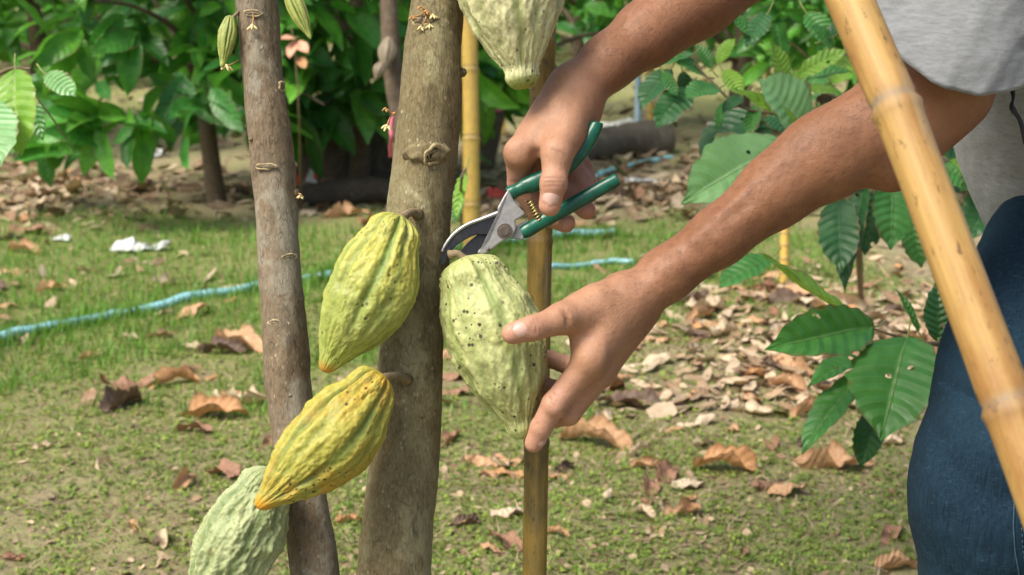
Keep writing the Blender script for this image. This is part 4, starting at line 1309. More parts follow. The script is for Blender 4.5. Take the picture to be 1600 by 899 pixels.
bt.ell(HEAD + HR[0] * .035 - HR[2] * .055, (.060, .055, .065), HR, .03)
bt.cone(HEAD + HR[0] * .098 + HR[2] * .010, HEAD + HR[0] * .118 - HR[2] * .030, .009, .014, .010)    # nose
for sg in (-1, 1):
    bt.ell(HEAD + HR[1] * sg * .080 - HR[2] * .005 - HR[0] * .005, (.020, .008, .032), HR, .008)     # ears
    bt.ell(HEAD + HR[0] * .088 + HR[1] * sg * .032 + HR[2] * .022, (.010, .024, .008), HR, .012)     # brows
bt.ell(HEAD + HR[0] * .092 - HR[2] * .062, (.012, .026, .010), HR, .010)                             # mouth
bt.ell(HEAD + HR[0] * .078 - HR[2] * .100, (.024, .024, .016), HR, .02)                              # chin
bv_, bf_ = bt.mesh(1)

KL = cf(1543, 785, 1.385); KR = cf(1650, 800, 1.640)
HL = HIP + np.array([0.02, -0.02, -0.085]); HRt = HIP + np.array([0.02, -0.02, 0.095])
def at_height(p, dx, z, ddepth=0.0):
    """a camera-frame point dx to the right of p at world height z, straight below it"""
    w = cw(p); w = np.array([w[0] + dx, w[1] + ddepth, z])
    q = w - np.array([0, 0, CAM_H])
    return np.array([q[0], q[1] * _st + q[2] * _ct, q[1] * _ct - q[2] * _st])
AL = at_height(KL, 0.10, 0.10, 0.03); AR = at_height(KR, 0.10, 0.10, 0.03)

body_v = np.concatenate([lv, rv, bv_])
body_f = np.concatenate([lf_, rf_ + len(lv), bf_ + len(lv) + len(rv)])
# hands are paler than the sun-browned arms, fingertips pinker
def tone_of(v, wrist, tips, elbow):
    ax = (wrist - elbow) / np.linalg.norm(wrist - elbow)
    t = smooth01((v - wrist) @ ax, -0.06, 0.05) * 0.55
    d = np.min([np.linalg.norm(v - q, axis=1) for q in tips], axis=0)
    return np.clip(t + 0.45 * (1 - smooth01(d, 0.008, 0.045)), 0, 1)
tone = np.concatenate([
    tone_of(lv, LW, [cf(801, 521, 1.2345), cf(834, 693, 1.281), cf(828, 556, 1.352), cf(866, 634, 1.264)], LE),
    tone_of(rv, cf(900, 146, 1.335), [cf(859, 321, 1.275), cf(884, 349, 1.3235), cf(916, 329, 1.33), cf(812, 276, 1.32), cf(905, 280, 1.35)], RE),
    np.zeros(len(bv_))])
def crease_of(v):
    segs = [(829, 500, 1.228, 833, 526, 1.228), (834, 499, 1.228, 838, 525, 1.228), (839, 499, 1.229, 843, 524, 1.229), (858, 620, 1.257, 880, 636, 1.262), (862, 628, 1.257, 882, 643, 1.262), (866, 614, 1.257, 886, 630, 1.262),
            (840, 660, 1.266, 856, 668, 1.272), (880, 486, 1.238, 890, 512, 1.242), (888, 484, 1.240, 896, 508, 1.244), (885, 640, 1.277, 896, 655, 1.282),
            (850, 277, 1.262, 880, 276, 1.262), (850, 284, 1.261, 880, 283, 1.261), (850, 291, 1.262, 880, 289, 1.262), (862, 232, 1.268, 882, 240, 1.270), (798, 282, 1.312, 824, 284, 1.312), (798, 290, 1.313, 824, 291, 1.313),
            (928, 152, 1.318, 938, 166, 1.345), (840, 236, 1.287, 842, 286, 1.291), (1332, 296, 1.240, 1400, 226, 1.236)]
    c = np.zeros(len(v))
    for x, y, d, x2, y2, d2 in segs:
        a, b = cf(x, y, d), cf(x2, y2, d2)
        t = np.clip(((v - a) @ (b - a)) / ((b - a) @ (b - a)), 0, 1)
        r = np.linalg.norm((v - a - t[:, None] * (b - a))[:, :2], axis=1)
        dz = np.abs(v[:, 2] - (a + t[:, None] * (b - a))[:, 2])
        c = np.maximum(c, np.exp(-(r / 0.0010) ** 2) * (dz < 0.016))
    return c
foot = cw(AL); foot[2] = 0
person = thing("person", "person in a grey t-shirt and blue jeans cutting a held pod with green secateurs", "person", foot)
body = part("body", cw(body_v), body_f, M['skin'], person, attrs={"tone": tone, "crease": crease_of(body_v)})

def nail(name_parent, tip, back, outw, wid, ln, off, side=0.0):
    """curved fingernail: tip/back in the camera frame, outw away from the finger"""
    ax = np.asarray(tip) - np.asarray(back)
    Rn = frame_from(ax, outw)
    u = np.linspace(-0.5, 0.5, 12); q = np.linspace(-1, 1, 13)
    U, Q = np.meshgrid(u, q, indexing='ij'); U, Q = U.ravel(), Q.ravel()
    wq = wid * (1 - 0.42 * np.abs(U * 2) ** 5)
    x = U * ln * (1 - 0.10 * Q ** 2)
    y = np.sin(Q * 0.95) * wq * 0.5 / math.sin(0.95)
    z = (np.cos(Q * 0.95) - 1) * wid * 0.5 / math.sin(0.95) - 0.0012 * (U * 2) ** 2
    top = np.stack([x, y, z], -1)
    bot = top - np.array([0, 0, 0.0012])
    v = np.concatenate([top, bot]) @ Rn + np.asarray(back) + (ax) * 0.62 + Rn[2] * off
    f = grid_faces(12, 13)
    f2 = f[:, ::-1] + 156
    part("fingernail", cw(v), np.concatenate([f, f2]), M['nail'], body)
nail(body, cf(801, 521, 1.2345), cf(832, 513, 1.2365), [0.10, 0.30, -1], .0135, .0135, .0112)
nail(body, cf(859, 321, 1.2760), cf(865, 287, 1.2735), [0.0, 0.12, -1], .0150, .0140, .0118)
nail(body, cf(834, 693, 1.281), cf(846, 668, 1.275), [0.75, -0.25, -0.55], .0105, .0105, .0098)

# arm hair: fine short strands
def arm_hair(F, rows, n, seed):
    rg = np.random.default_rng(seed)
    v = F
    return v
def hairs(v, f, keep, n, along, seed, ln=0.009):
    rg = np.random.default_rng(seed)
    tri = f[keep]
    pick = tri[rg.integers(0, len(tri), n)]
    p = v[pick].mean(1)
    nr = np.cross(v[pick[:, 2]] - v[pick[:, 0]], v[pick[:, 3]] - v[pick[:, 1]])
    nr /= np.linalg.norm(nr, axis=1, keepdims=True) + 1e-12
    d = along + rg.normal(0, 0.38, (n, 3)); d -= nr * (d * nr).sum(1, keepdims=True)
    d /= np.linalg.norm(d, axis=1, keepdims=True)
    L = ln * (0.5 + rg.random((n, 1)))
    w = 0.000065
    s = np.cross(d, nr)
    P = []
    for t, ww in ((0, 1), (0.5, 0.8), (1, 0.15)):
        c = p + d * L * t + nr * (L * (0.08 + 0.42 * t * (1 - 0.4 * t)))
        P += [c - s * w * ww, c + s * w * ww]
    V = np.stack(P, 1).reshape(-1, 3)
    b = np.arange(n)[:, None] * 6
    return V, np.concatenate([b + np.array([0, 1, 3, 2]), b + np.array([2, 3, 5, 4])])
cl = lv[lf_].mean(1); axl = (LW - LE) / np.linalg.norm(LW - LE)
tl_ = (cl - LE) @ axl
HV1, HF1 = hairs(lv, lf_, (tl_ > 0.0) & (tl_ < 0.30), 5200, axl, 1, 0.0075)
cr = rv[rf_].mean(1); RW = cf(908, 138, 1.335); axr = (RW - RE) / np.linalg.norm(RW - RE)
tr2 = (cr - RE) @ axr
HV2, HF2 = hairs(rv, rf_, (tr2 > 0.0) & (tr2 < 0.305), 6500, axr, 2, 0.0075)
part("arm_hair", cw(np.concatenate([HV1, HV2])), np.concatenate([HF1, HF2 + len(HV1)]), M['hair'], person)["kind"] = "stuff"

# head hair and face pieces
th = np.linspace(0.0, 1.75, 16); ph = np.linspace(0, 2 * math.pi, 40, endpoint=False)
T, P_ = np.meshgrid(th, ph, indexing='ij')
front = np.cos(P_)
lim = T * (1 - 0.38 * np.clip(front, 0, 1))
rad = 1.06 + 0.02 * np.sin(P_ * 9 + T * 4)
hv = np.stack([np.sin(lim) * np.cos(P_) * .100 * rad, np.sin(lim) * np.sin(P_) * .080 * rad, np.cos(lim) * .100 * rad], -1).reshape(-1, 3) @ HR + HEAD + HR[2] * .02
part("hair", cw(hv), grid_faces(16, 40, True), M['hair'], person)
M['eye'] = simple_mat("eye_white", (0.7, 0.68, 0.64), 0.2)
for sg in (-1, 1):
    e = HEAD + HR[0] * .086 + HR[1] * sg * .031 + HR[2] * .006
    ev, ef = blob(e, (.009, .012, .006), HR)
    eo = part("eye", cw(ev), ef, M['eye'], body)
    ev, ef = blob(e + HR[0] * .007, (.003, .005, .005), HR)
    part("iris", cw(ev), ef, M['black'], eo)

# ------------------------------------------------------------------ clothes
def loft(path, rads, hint, n=90, m=120, fold=0.006, fs=(9, 30), seed=0, hem=None, thick=0.0016, foldfn=None):
    """cloth tube round path (camera frame); rads rows = (half width, half depth) per path point"""
    p = spline(path, n); r = spline(rads, n)
    t = np.gradient(p, axis=0); t /= np.linalg.norm(t, axis=1, keepdims=True)
    h = np.asarray(hint, float)
    z = h - t * (t @ h)[:, None]; z /= np.linalg.norm(z, axis=1, keepdims=True)
    x = np.cross(t, z)
    a = np.linspace(0, 2 * math.pi, m, endpoint=False)
    off = np.cos(a)[None, :, None] * x[:, None, :] * r[:, 0][:, None, None] + np.sin(a)[None, :, None] * z[:, None, :] * r[:, 1][:, None, None]
    v = p[:, None, :] + off
    dirs = off / np.linalg.norm(off, axis=-1, keepdims=True)
    q = v.reshape(-1, 3)
    U = np.linspace(0, 1, n)
    dsp = fold * vnoise(q * fs[0] + seed, seed) + fold * 0.45 * vnoise(q * fs[1], seed + 1) + fold * 0.2 * vnoise(q * fs[1] * 2.7, seed + 2)
    dsp = dsp.reshape(n, m)
    if foldfn is not None:
        dsp = dsp + foldfn(U[:, None], a[None, :], v)
    if hem:                                                  # a stitched band near the end
        dsp = dsp + 0.0009 * (np.abs(U - (1 - hem)) < 0.006)[:, None] * -1
    out = v + dirs * dsp[..., None]
    inn = out - dirs * thick
    V = np.concatenate([out, inn[::-1]]).reshape(-1, 3)
    return V, grid_faces(2 * n, m, True)

def crossfolds(amp, freq, tilt, seed):
    def fn(U, a, v):
        x = U * freq + tilt * np.sin(a + seed) + 0.6 * np.sin(2 * a + seed * 2)
        g = vnoise(np.stack([U * 5 + 0 * a, np.cos(a) * 1.2 + 0 * U, np.sin(a) * 1.2 + 0 * U], -1).reshape(-1, 3), seed).reshape(x.shape)
        return amp * (1 - np.abs(np.sin(x * math.pi)) ** 0.7) * np.clip(0.45 + g, 0, 1)
    return fn

# shirt: body tube from the neck to the hem, and two sleeves, one mesh
HEM = HIP + np.array([0.012, 0.030, 0.0])
Sp = [NECK + [-0.004, 0.015, 0], NECK + [0.010, -0.035, 0], NECK * .82 + HIP * .18, CH, NECK * .32 + HIP * .68, HIP + [0.0, 0.08, 0], HEM]
Sr = [(0.070, 0.075), (0.085, 0.135), (0.106, 0.178), (0.114, 0.182), (0.118, 0.180), (0.120, 0.178), (0.120, 0.178)]
sv1, sf1 = loft(Sp, Sr, [0, 0, 1], 130, 150, 0.007, (8, 24), 3, 0.03, foldfn=crossfolds(-0.014, 5, 0.7, 2))
hc = cf(1496, 26, 1.287)
axs = (hc - LS) / np.linalg.norm(hc - LS)
sv2, sf2 = loft([LS + [0.055, 0.03, 0.06], LS + [0.005, 0.0, 0.0], LS * 0.6 + hc * 0.4 + [0.004, 0, 0], hc], [(0.080, 0.085), (0.078, 0.080), (0.094, 0.078), (0.1080, 0.080)],
                [0, 0, 1], 110, 130, 0.0045, (13, 34), 7, 0.085, foldfn=crossfolds(-0.015, 4.5, 0.8, 5))
hr = RS * 0.50 + RE * 0.50
_w = smooth01((sv2 - LS) @ axs, 0.03, 0.17)
sv2 = sv2 + (_w * (1.287 - sv2[:, 2]) * 0.95)[:, None] * np.array([-0.5, -0.87, 0])
sv2[:, 1] -= _w * 0.5 * (cf(1500, 0, 1.287)[0] - sv2[:, 0])
sv3, sf3 = loft([RS + [0.05, 0.02, -0.05], RS, hr], [(0.08, 0.085), (0.074, 0.076), (0.064, 0.066)], [0, 1, 0], 50, 70, 0.005, (12, 30), 9, 0.08)
V = np.concatenate([sv1, sv2, sv3]); Fc = np.concatenate([sf1, sf2 + len(sv1), sf3 + len(sv1) + len(sv2)])
shirt = part("t_shirt", cw(V), Fc, M['shirt'], person)

# jeans: each leg from the waist to the shoe, one mesh
def knee_folds(U, a, v):
    k = np.exp(-((U - 0.55) / 0.16) ** 2)
    w = 1 - np.abs(np.sin(U * 30 + 1.6 * np.sin(a + 1) + 0.8 * np.sin(2 * a)))
    return -0.008 * k * w ** 2 * np.clip(0.55 + 0.6 * np.sin(a * 2 + 7.34 + U * 6), 0, 1) + 0.002 * np.sin(a * 3 + U * 7)
def leg(h, k, an, seed, th1, th2):
    return loft([h + [0.030, 0.045, 0.02], h, th1, th2, k, k * 0.78 + an * 0.22 + [-0.004, 0, 0], k * 0.4 + an * 0.6, an],
                [(0.092, 0.080), (0.100, 0.092), (0.098, 0.092), (0.090, 0.086), (0.078, 0.078), (0.070, 0.072), (0.066, 0.066), (0.062, 0.062)],
                [0, 0, 1], 150, 120, 0.004, (9, 27), seed, 0.02, foldfn=knee_folds)
jv1, jf1 = leg(cf(1690, 415, 1.450), KL, AL, 4, cf(1620, 583, 1.41), cf(1583, 676, 1.397))
jv2, jf2 = leg(cf(1700, 405, 1.620), KR, AR, 6, cf(1672, 583, 1.63), cf(1660, 676, 1.635))
jv3, jf3 = loft([HIP + [0.012, 0.10, 0], HIP + [0.012, 0.03, 0], HIP + [0.012, -0.05, 0], HIP + [0.010, -0.12, 0]], [(0.100, 0.160), (0.104, 0.164), (0.104, 0.166), (0.085, 0.150)], [0, 0, 1], 40, 90, 0.003, (9, 27), 12)
jeans = part("jeans", cw(np.concatenate([jv1, jv2, jv3])), np.concatenate([jf1, jf2 + len(jv1), jf3 + len(jv1) + len(jv2)]), M['denim'], person)
# side seam: a stitched line on the near leg
ring = jv1[:150 * 120].reshape(150, 120, 3)
jj = int(np.argmin(np.abs(np.linspace(0, 2 * math.pi, 120, endpoint=False) - 1.5 * math.pi)))
seam = ring[6:146, jj] + np.array([0, 0, -0.0008])
tv, tf, _ = tube(seam, 0.0007, 6)
part("side_seam", cw(tv), tf, M['thread'], jeans)
seam = ring[6:146, jj - 2] + np.array([0, 0, -0.0006])
v_, f_ = [], []
parts_ = []
for k in range(2, 136, 1):
    a, b = seam[k], seam[k] * 0.4 + seam[k + 1] * 0.6
    parts_.append(tube(np.stack([a, b]), 0.0005, 4)[:2])
jq = join(*parts_)
part("stitching", cw(jq[0]), jq[1], M['thread'], jeans)
for an in (AL, AR):
    w = cw(an); w[2] = 0
    sv, sf = blob(w + [-0.06, 0, 0.045], (0.145, 0.052, 0.05), None, 14, 24, 0.05)
    sv[:, 2] = np.maximum(sv[:, 2], 0.006)
    part("shoe", sv, sf, M['shoe'], person)
# black cord hanging down the side of the shirt
sr_ = spline([cf(1576, 118, 1.340), cf(1583, 150, 1.328), cf(1581, 168, 1.326), cf(1594, 190, 1.326), cf(1602, 225, 1.325)], 50)
tv, tf, _ = tube(sr_, 0.0021 * (1 + 0.35 * np.sin(np.linspace(0, 14, 50)) * (np.linspace(0, 1, 50) < 0.6)), 8)
part("cord", cw(tv), tf, M['black'], person)
# ------------------------------------------------------------------ secateurs
def plate(name, outline, d, thick, mat, parent, bev=0.0006, smooth=True):
    """flat steel plate with its outline in the photo plane, real thickness and eased edges"""
    bm = bmesh.new()
    lo = [bm.verts.new(tuple(cf(px, py, d - thick / 2))) for px, py in outline]
    f = bm.faces.new(lo)
    r = bmesh.ops.extrude_face_region(bm, geom=[f])
    for v in r['geom']:
        if isinstance(v, bmesh.types.BMVert): v.co.z += thick
    bmesh.ops.recalc_face_normals(bm, faces=bm.faces)
    es = [e for e in bm.edges if len(e.link_faces) == 2 and e.calc_face_angle(0) > 0.9 and abs(e.verts[0].co.z - e.verts[1].co.z) < 1e-5]
    bmesh.ops.bevel(bm, geom=es, offset=bev, segments=2, affect='EDGES', profile=0.6)
    for v in bm.verts:
        v.co = Vector(cw(v.co)) - Vector(root_loc(parent))
    bmesh.ops.recalc_face_normals(bm, faces=bm.faces)
    me = bpy.data.meshes.new(name)
    bm.to_mesh(me); bm.free()
    me.materials.append(mat)
    return add_obj(name, me, parent)

def smooth_outline(pts, n):
    p = np.vstack([pts, pts[:1]])
    return spline(p, n)[:-1]

PD = 1.300
sec = thing("secateurs", "bypass secateurs with glossy dark green handles gripped over the held pod", "secateurs", W(789, 361, PD))
up_blade = np.vstack([spline([(782, 331), (755, 341), (730, 350.5), (711, 364), (698, 380), (689, 398), (687, 410), (691, 416)], 26),
                      spline([(696, 410), (700, 399), (713, 384), (730, 373), (745, 367), (765, 366), (780, 356)], 22)])
b1 = plate("hooked_blade", up_blade, PD + 0.0015, 0.0040, M['steel_dark'], sec, 0.0007)
back = spline([(781, 329.8), (755, 339.8), (730, 349.3), (710, 363), (697, 379), (690.5, 392)], 30)
tv, tf, _ = tube(np.array([cf(x, y + 2.0, PD - 0.0008) for x, y in back]), np.linspace(0.0021, 0.0013, 30), 10)
part("ground_edge", cw(tv), tf, M['steel_edge'], b1)
low_blade = np.vstack([spline([(746, 367), (731, 379), (717, 396), (714, 408)], 14), spline([(724, 408), (747, 396), (770, 380), (776, 366)], 12)])
plate("cutting_blade", low_blade, PD + 0.0045, 0.0028, M['steel_dark'], sec, 0.0005)
head = [(777, 326), (779, 321), (792, 299), (797, 301), (803, 313), (812, 324), (820, 333), (813, 340), (806, 344.5), (806, 352), (806.5, 357), (803, 365), (797, 371), (788, 376), (780, 381), (768, 390), (757, 397), (746, 394.5), (755, 384), (763, 374), (764.5, 366), (766, 358), (772, 348), (779, 338)]
hd = plate("steel_head", smooth_outline(head, 96), PD - 0.0030, 0.0062, M['steel'], sec, 0.0013)
tang = [(807, 353), (814, 349), (823, 345), (826, 352), (822, 364), (817, 374), (808, 373.5), (799, 372.5), (804, 364)]
plate("tang", smooth_outline(tang, 44), PD + 0.0030, 0.0050, M['steel'], sec, 0.0010)
# pivot bolt: rim, sunk disc
for nm, r, d0, hgt, mt in (("bolt", 12.0, PD - 0.0062, 0.0022, 'bolt'), ("bolt_core", 8.2, PD - 0.0076, 0.0012, 'bolt')):
    a = np.linspace(0, 2 * math.pi, 40, endpoint=False)
    o = plate(nm, [(788.5 + r * math.cos(t), 361 + r * math.sin(t)) for t in a], d0, hgt, M[mt], sec if nm == "bolt" else bo, 0.0005)
    bo = o
bv, bf = blob(cf(763, 390, PD - 0.0062), (0.0016, 0.0016, 0.001)); part("rivet", cw(bv), bf, M['bolt'], hd)

def handle(name, rows, parent, flat=0.82, rest=None):
    k = np.array([[*cf(px, py, d), r * d / FPX] for px, py, d, r in rows])
    s = spline(k, 90)
    e = np.ones(90); q = np.linspace(0, 1, 90)
    rr = s[:, 3] * np.where(q > 0.965, np.sqrt(np.clip(1 - ((q - 0.965) / 0.035) ** 2, 0.02, 1)), 1)
    v, f, _ = tube(s[:, :3], rr, 26, flat=(0, 0, 1))
    ax = np.vstack([np.repeat(s[:, :3], 26, 0), s[:1, :3], s[-1:, :3]])
    dv = v - ax
    dv[:, 2] *= flat
    return part(name, cw(ax + dv), f, M['grip'], parent)
handle("upper_handle", [(795.5, 304, PD, 11.5), (802, 300, PD, 11.0), (811, 296, PD, 10.2), (821, 291, PD, 12.5), (832, 287, PD, 14.5), (848, 280, PD, 14), (868, 271, PD, 13.5), (890, 256, PD + .002, 12.5), (908, 236, PD + .003, 12.5), (922, 214, PD + .004, 12.5), (931, 197, PD + .005, 11), (933, 190, PD + .005, 9.5)], sec)
handle("lower_handle", [(815, 364, PD + .002, 9.5), (824, 360, PD + .002, 11.5), (838, 352, PD + .003, 11), (855, 342, PD + .004, 11.5), (880, 328, PD + .005, 11.5), (905, 314, PD + .006, 11.5), (935, 297, PD + .006, 11), (958, 284, PD + .006, 10.5), (966, 279, PD + .006, 9.5)], sec)
# the return spring between the handles
t = np.linspace(0, 1, 160)
p0, p1 = np.array([827, 313]), np.array([843, 345])
dd = (p1 - p0) / np.linalg.norm(p1 - p0); nn = np.array([-dd[1], dd[0]])
ang = t * 2 * math.pi * 7
sp_ = np.array([cf(*(p0 + (p1 - p0) * a + nn * 6.0 * math.cos(b)), PD + 0.002 + 0.0036 * math.sin(b)) for a, b in zip(t, ang)])
tv, tf, _ = tube(sp_, 0.00085, 6); part("spring", cw(tv), tf, M['brass'], sec)

# ------------------------------------------------------------------ near leafy branches (each leaf a part)
def L3(px, py, d): return W(px, py, d)
def leafy(label, base, stems, leaves, name="cacao_sapling", group="leafy cacao saplings round the worker", cat="sapling"):
    """stems: lists of (px,py,d,r mm); leaves: base px,py,d, tip px,py,d, width ratio, roll, material, fold, droop"""
    root = thing(name, label, cat, base, group)
    for st in stems:
        k = np.array([[*(W(px, py, d) if d is not None else G(px, py)), r * 0.001] for px, py, d, r in st])
        s = spline(k, 40)
        v, f, _ = tube(s[:, :3], s[:, 3], 10)
        part("stem", v, f, M['twig'], root)
    for i, (bx, by, bd, tx, ty, td, wd, roll, mt, fold, droop) in enumerate(leaves):
        sh = leaf_shape(36, 19, wd, fold, droop, 0.014, 0.012, 10, seed=i * 1.37 + len(label), twist=0.25 * math.sin(i * 2.1), crumple=0.010)
        b, t = W(bx, by, bd), W(tx, ty, td)
        v, f, uv = place_leaf(sh, b, t, roll * 0.6, (-0.15, -0.62, 0.85))
        o = part("leaf", v, f, M[mt], root, uv=uv)
        ax = (t - b) / np.linalg.norm(t - b)
        pv, pf, _ = tube(spline([b - ax * 0.022 + [0, 0.004, 0.004], b - ax * 0.008, b + ax * 0.006], 8), 0.0013, 6)
        part("petiole", pv, pf, M['petiole'], o)
    return root


leafy("leafy cacao sapling with pale and dark leaves behind the two arms", G(1345, 470),
  [[(1345, 470, None, 9), (1340, 330, 2.55, 8), (1338, 240, 2.45, 7), (1345, 120, 2.40, 6), (1350, -60, 2.4, 5)],
   [(1338, 240, 2.45, 4), (1250, 188, 2.42, 3.2), (1160, 168, 2.40, 2.6), (1112, 128, 2.42, 2.2), (1060, 72, 2.45, 1.8)],
   [(1340, 300, 2.5, 5), (1300, 285, 2.3, 4), (1240, 235, 2.1, 3)],
   [(1342, 180, 2.43, 4), (1300, 150, 2.4, 3), (1235, 125, 2.4, 2)],
   [(1343, 320, 2.5, 5), (1420, 260, 2.45, 4), (1480, 210, 2.4, 3)],
   [(1480, 210, 2.4, 3), (1540, 230, 2.36, 2.5), (1580, 290, 2.34, 2), (1600, 350, 2.35, 1.5)]],
  [(1260, 206, 2.30, 1182, 124, 2.26, 0.80, -0.15, 'leaf_pale', 0.30, 0.5),
   (1252, 202, 2.27, 1143, 137, 2.26, 0.20, -0.2, 'leaf_young', 0.5, 0.3),
   (1228, 228, 2.02, 1064, 320, 1.93, 0.50, -0.45, 'leaf_pale', 0.28, 0.35),
   (1332, 158, 2.35, 1254, 140, 2.30, 0.34, 0.2, 'leaf_young', 0.2, 0.5),
   (1226, 132, 2.40, 1206, 66, 2.38, 0.55, 0.6, 'leaf_young', 0.2, 0.3),
   (1246, 120, 2.42, 1328, 78, 2.40, 0.36, 0.5, 'leaf_young', 0.3, 0.6),
   (1252, 128, 2.45, 1330, 112, 2.43, 0.45, -0.3, 'leaf', 0.3, 0.5),
   (1222, 152, 2.45, 1262, 110, 2.44, 0.6, 0.3, 'leaf_young', 0.2, 0.3),
   (1082, 84, 2.46, 1026, 104, 2.42, 0.62, 0.3, 'leaf', 0.2, 0.5),
   (1048, 108, 2.46, 1000, 172, 2.44, 0.55, 0.2, 'leaf_dark', 0.25, 0.4),
   (1036, 112, 2.42, 1060, 152, 2.40, 0.40, 0.6, 'leaf', 0.2, 0.4),
   (1078, 138, 2.44, 1024, 202, 2.40, 0.58, -0.1, 'leaf_dark', 0.2, 0.5),
   (1066, 112, 2.48, 1076, 165, 2.48, 0.5, -0.1, 'leaf_dark', 0.2, 0.5),
   (1122, 138, 2.40, 1070, 154, 2.36, 0.70, 0.1, 'leaf', 0.2, 0.5),
   (1112, 108, 2.50, 1088, 70, 2.50, 0.6, 0.3, 'leaf', 0.2, 0.4),
   (1182, 172, 2.52, 1094, 262, 2.50, 0.66, 0.3, 'leaf_dark', 0.15, 0.4),
   (1150, 175, 2.54, 1205, 262, 2.52, 0.6, 0.0, 'leaf_dark', 0.15, 0.4),
   (1200, 180, 2.48, 1248, 214, 2.44, 0.75, -0.2, 'leaf_dark', 0.2, 0.5),
   (1290, 180, 2.52, 1330, 235, 2.50, 0.7, 0.1, 'leaf_dark', 0.15, 0.5),
   (1130, 160, 2.46, 1122, 206, 2.44, 0.3, 0.3, 'leaf', 0.2, 0.5),
   (1310, 310, 2.35, 1316, 428, 2.30, 0.50, 0.35, 'leaf_dark', 0.25, 0.3),
   (1352, 285, 2.38, 1318, 456, 2.33, 0.26, 0.7, 'leaf_dark', 0.4, 0.3),
   (1392, 280, 2.38, 1392, 392, 2.35, 0.55, -0.4, 'leaf', 0.2, 0.4),
   (1366, 300, 2.42, 1350, 400, 2.40, 0.5, 0.1, 'leaf_dark', 0.2, 0.4),
   (1205, 402, 2.30, 1122, 452, 2.26, 0.50, 0.2, 'leaf', 0.2, 0.5),
   (1480, 214, 2.40, 1542, 230, 2.38, 0.42, 0.2, 'leaf_young', 0.35, 0.5),
   (1440, 190, 2.45, 1520, 262, 2.42, 0.55, 0.2, 'leaf_dark', 0.2, 0.5),
   (1500, 165, 2.45, 1525, 225, 2.42, 0.5, 0.4, 'leaf', 0.2, 0.4),
   (1470, 260, 2.42, 1535, 300, 2.38, 0.6, 0.3, 'leaf', 0.25, 0.5),
   (1480, 300, 2.45, 1560, 270, 2.44, 0.55, -0.3, 'leaf_dark', 0.2, 0.5),
   (1500, 225, 2.50, 1570, 330, 2.48, 0.5, 0.2, 'leaf_dark', 0.2, 0.5),
   (1470, 330, 2.50, 1545, 350, 2.46, 0.5, 0.2, 'leaf', 0.2, 0.5),
   (1400, 300, 2.52, 1460, 370, 2.50, 0.6, 0.1, 'leaf_dark', 0.2, 0.5),
   (1160, 150, 2.40, 1128, 178, 2.38, 0.5, 0.1, 'leaf_dark', 0.2, 0.4),
   (1182, 165, 2.41, 1170, 215, 2.39, 0.45, 0.1, 'leaf', 0.2, 0.4),
   (1100, 118, 2.44, 1050, 92, 2.42, 0.5, 0.0, 'leaf', 0.2, 0.4),
   (1120, 100, 2.52, 1150, 60, 2.50, 0.6, 0.0, 'leaf_young', 0.2, 0.4),
   (1230, 190, 2.50, 1290, 255, 2.48, 0.6, 0.0, 'leaf_dark', 0.2, 0.4),
   (1300, 160, 2.52, 1275, 215, 2.50, 0.6, 0.0, 'leaf', 0.2, 0.4),
   (1290, 60, 2.55, 1330, 30, 2.53, 0.6, 0.0, 'leaf_dark', 0.2, 0.4),
   (1300, 75, 2.55, 1265, 40, 2.53, 0.6, 0.0, 'leaf', 0.2, 0.4),
   (1560, 300, 2.30, 1480, 250, 2.28, 0.5, 0.0, 'leaf_young', 0.3, 0.5),
   (1575, 250, 2.32, 1500, 300, 2.30, 0.6, 0.1, 'leaf', 0.3, 0.5),
   (1565, 290, 2.34, 1510, 380, 2.30, 0.55, 0.1, 'leaf_dark', 0.3, 0.5),
   (1540, 180, 2.36, 1478, 205, 2.34, 0.55, 0.1, 'leaf_dark', 0.3, 0.5),
   (1580, 320, 2.36, 1520, 350, 2.34, 0.55, -0.1, 'leaf', 0.3, 0.5),
   (1590, 360, 2.36, 1535, 345, 2.34, 0.5, -0.1, 'leaf_pale', 0.3, 0.5),
   (1180, 60, 2.62, 1140, 25, 2.60, 0.6, 0.0, 'leaf', 0.2, 0.4),
   (1200, 20, 2.62, 1165, 75, 2.60, 0.55, 0.0, 'leaf_dark', 0.2, 0.4),
   (1130, 110, 2.60, 1160, 150, 2.58, 0.6, 0.0, 'leaf_young', 0.2, 0.4),
   (1290, 110, 2.56, 1240, 170, 2.54, 0.6, 0.0, 'leaf', 0.2, 0.4),
   (1340, 190, 2.50, 1285, 235, 2.48, 0.6, 0.0, 'leaf', 0.25, 0.4),
   (1330, 90, 2.58, 1290, 140, 2.56, 0.6, 0.0, 'leaf_young', 0.25, 0.4),
   (1260, 20, 2.62, 1300, 75, 2.60, 0.6, 0.0, 'leaf', 0.25, 0.4),
   (1330, 40, 2.60, 1345, 110, 2.58, 0.55, 0.0, 'leaf_dark', 0.25, 0.4),
   (1180, 185, 2.55, 1130, 240, 2.53, 0.6, 0.0, 'leaf', 0.25, 0.4),
   (1250, 240, 2.52, 1200, 285, 2.50, 0.6, 0.0, 'leaf_dark', 0.25, 0.4),
   (1330, 260, 2.48, 1275, 330, 2.45, 0.55, 0.0, 'leaf', 0.25, 0.4),
   (1420, 330, 2.48, 1440, 420, 2.46, 0.55, 0.0, 'leaf', 0.25, 0.4),
   (1450, 140, 2.5, 1470, 230, 2.48, 0.55, 0.1, 'leaf_dark', 0.2, 0.5)])
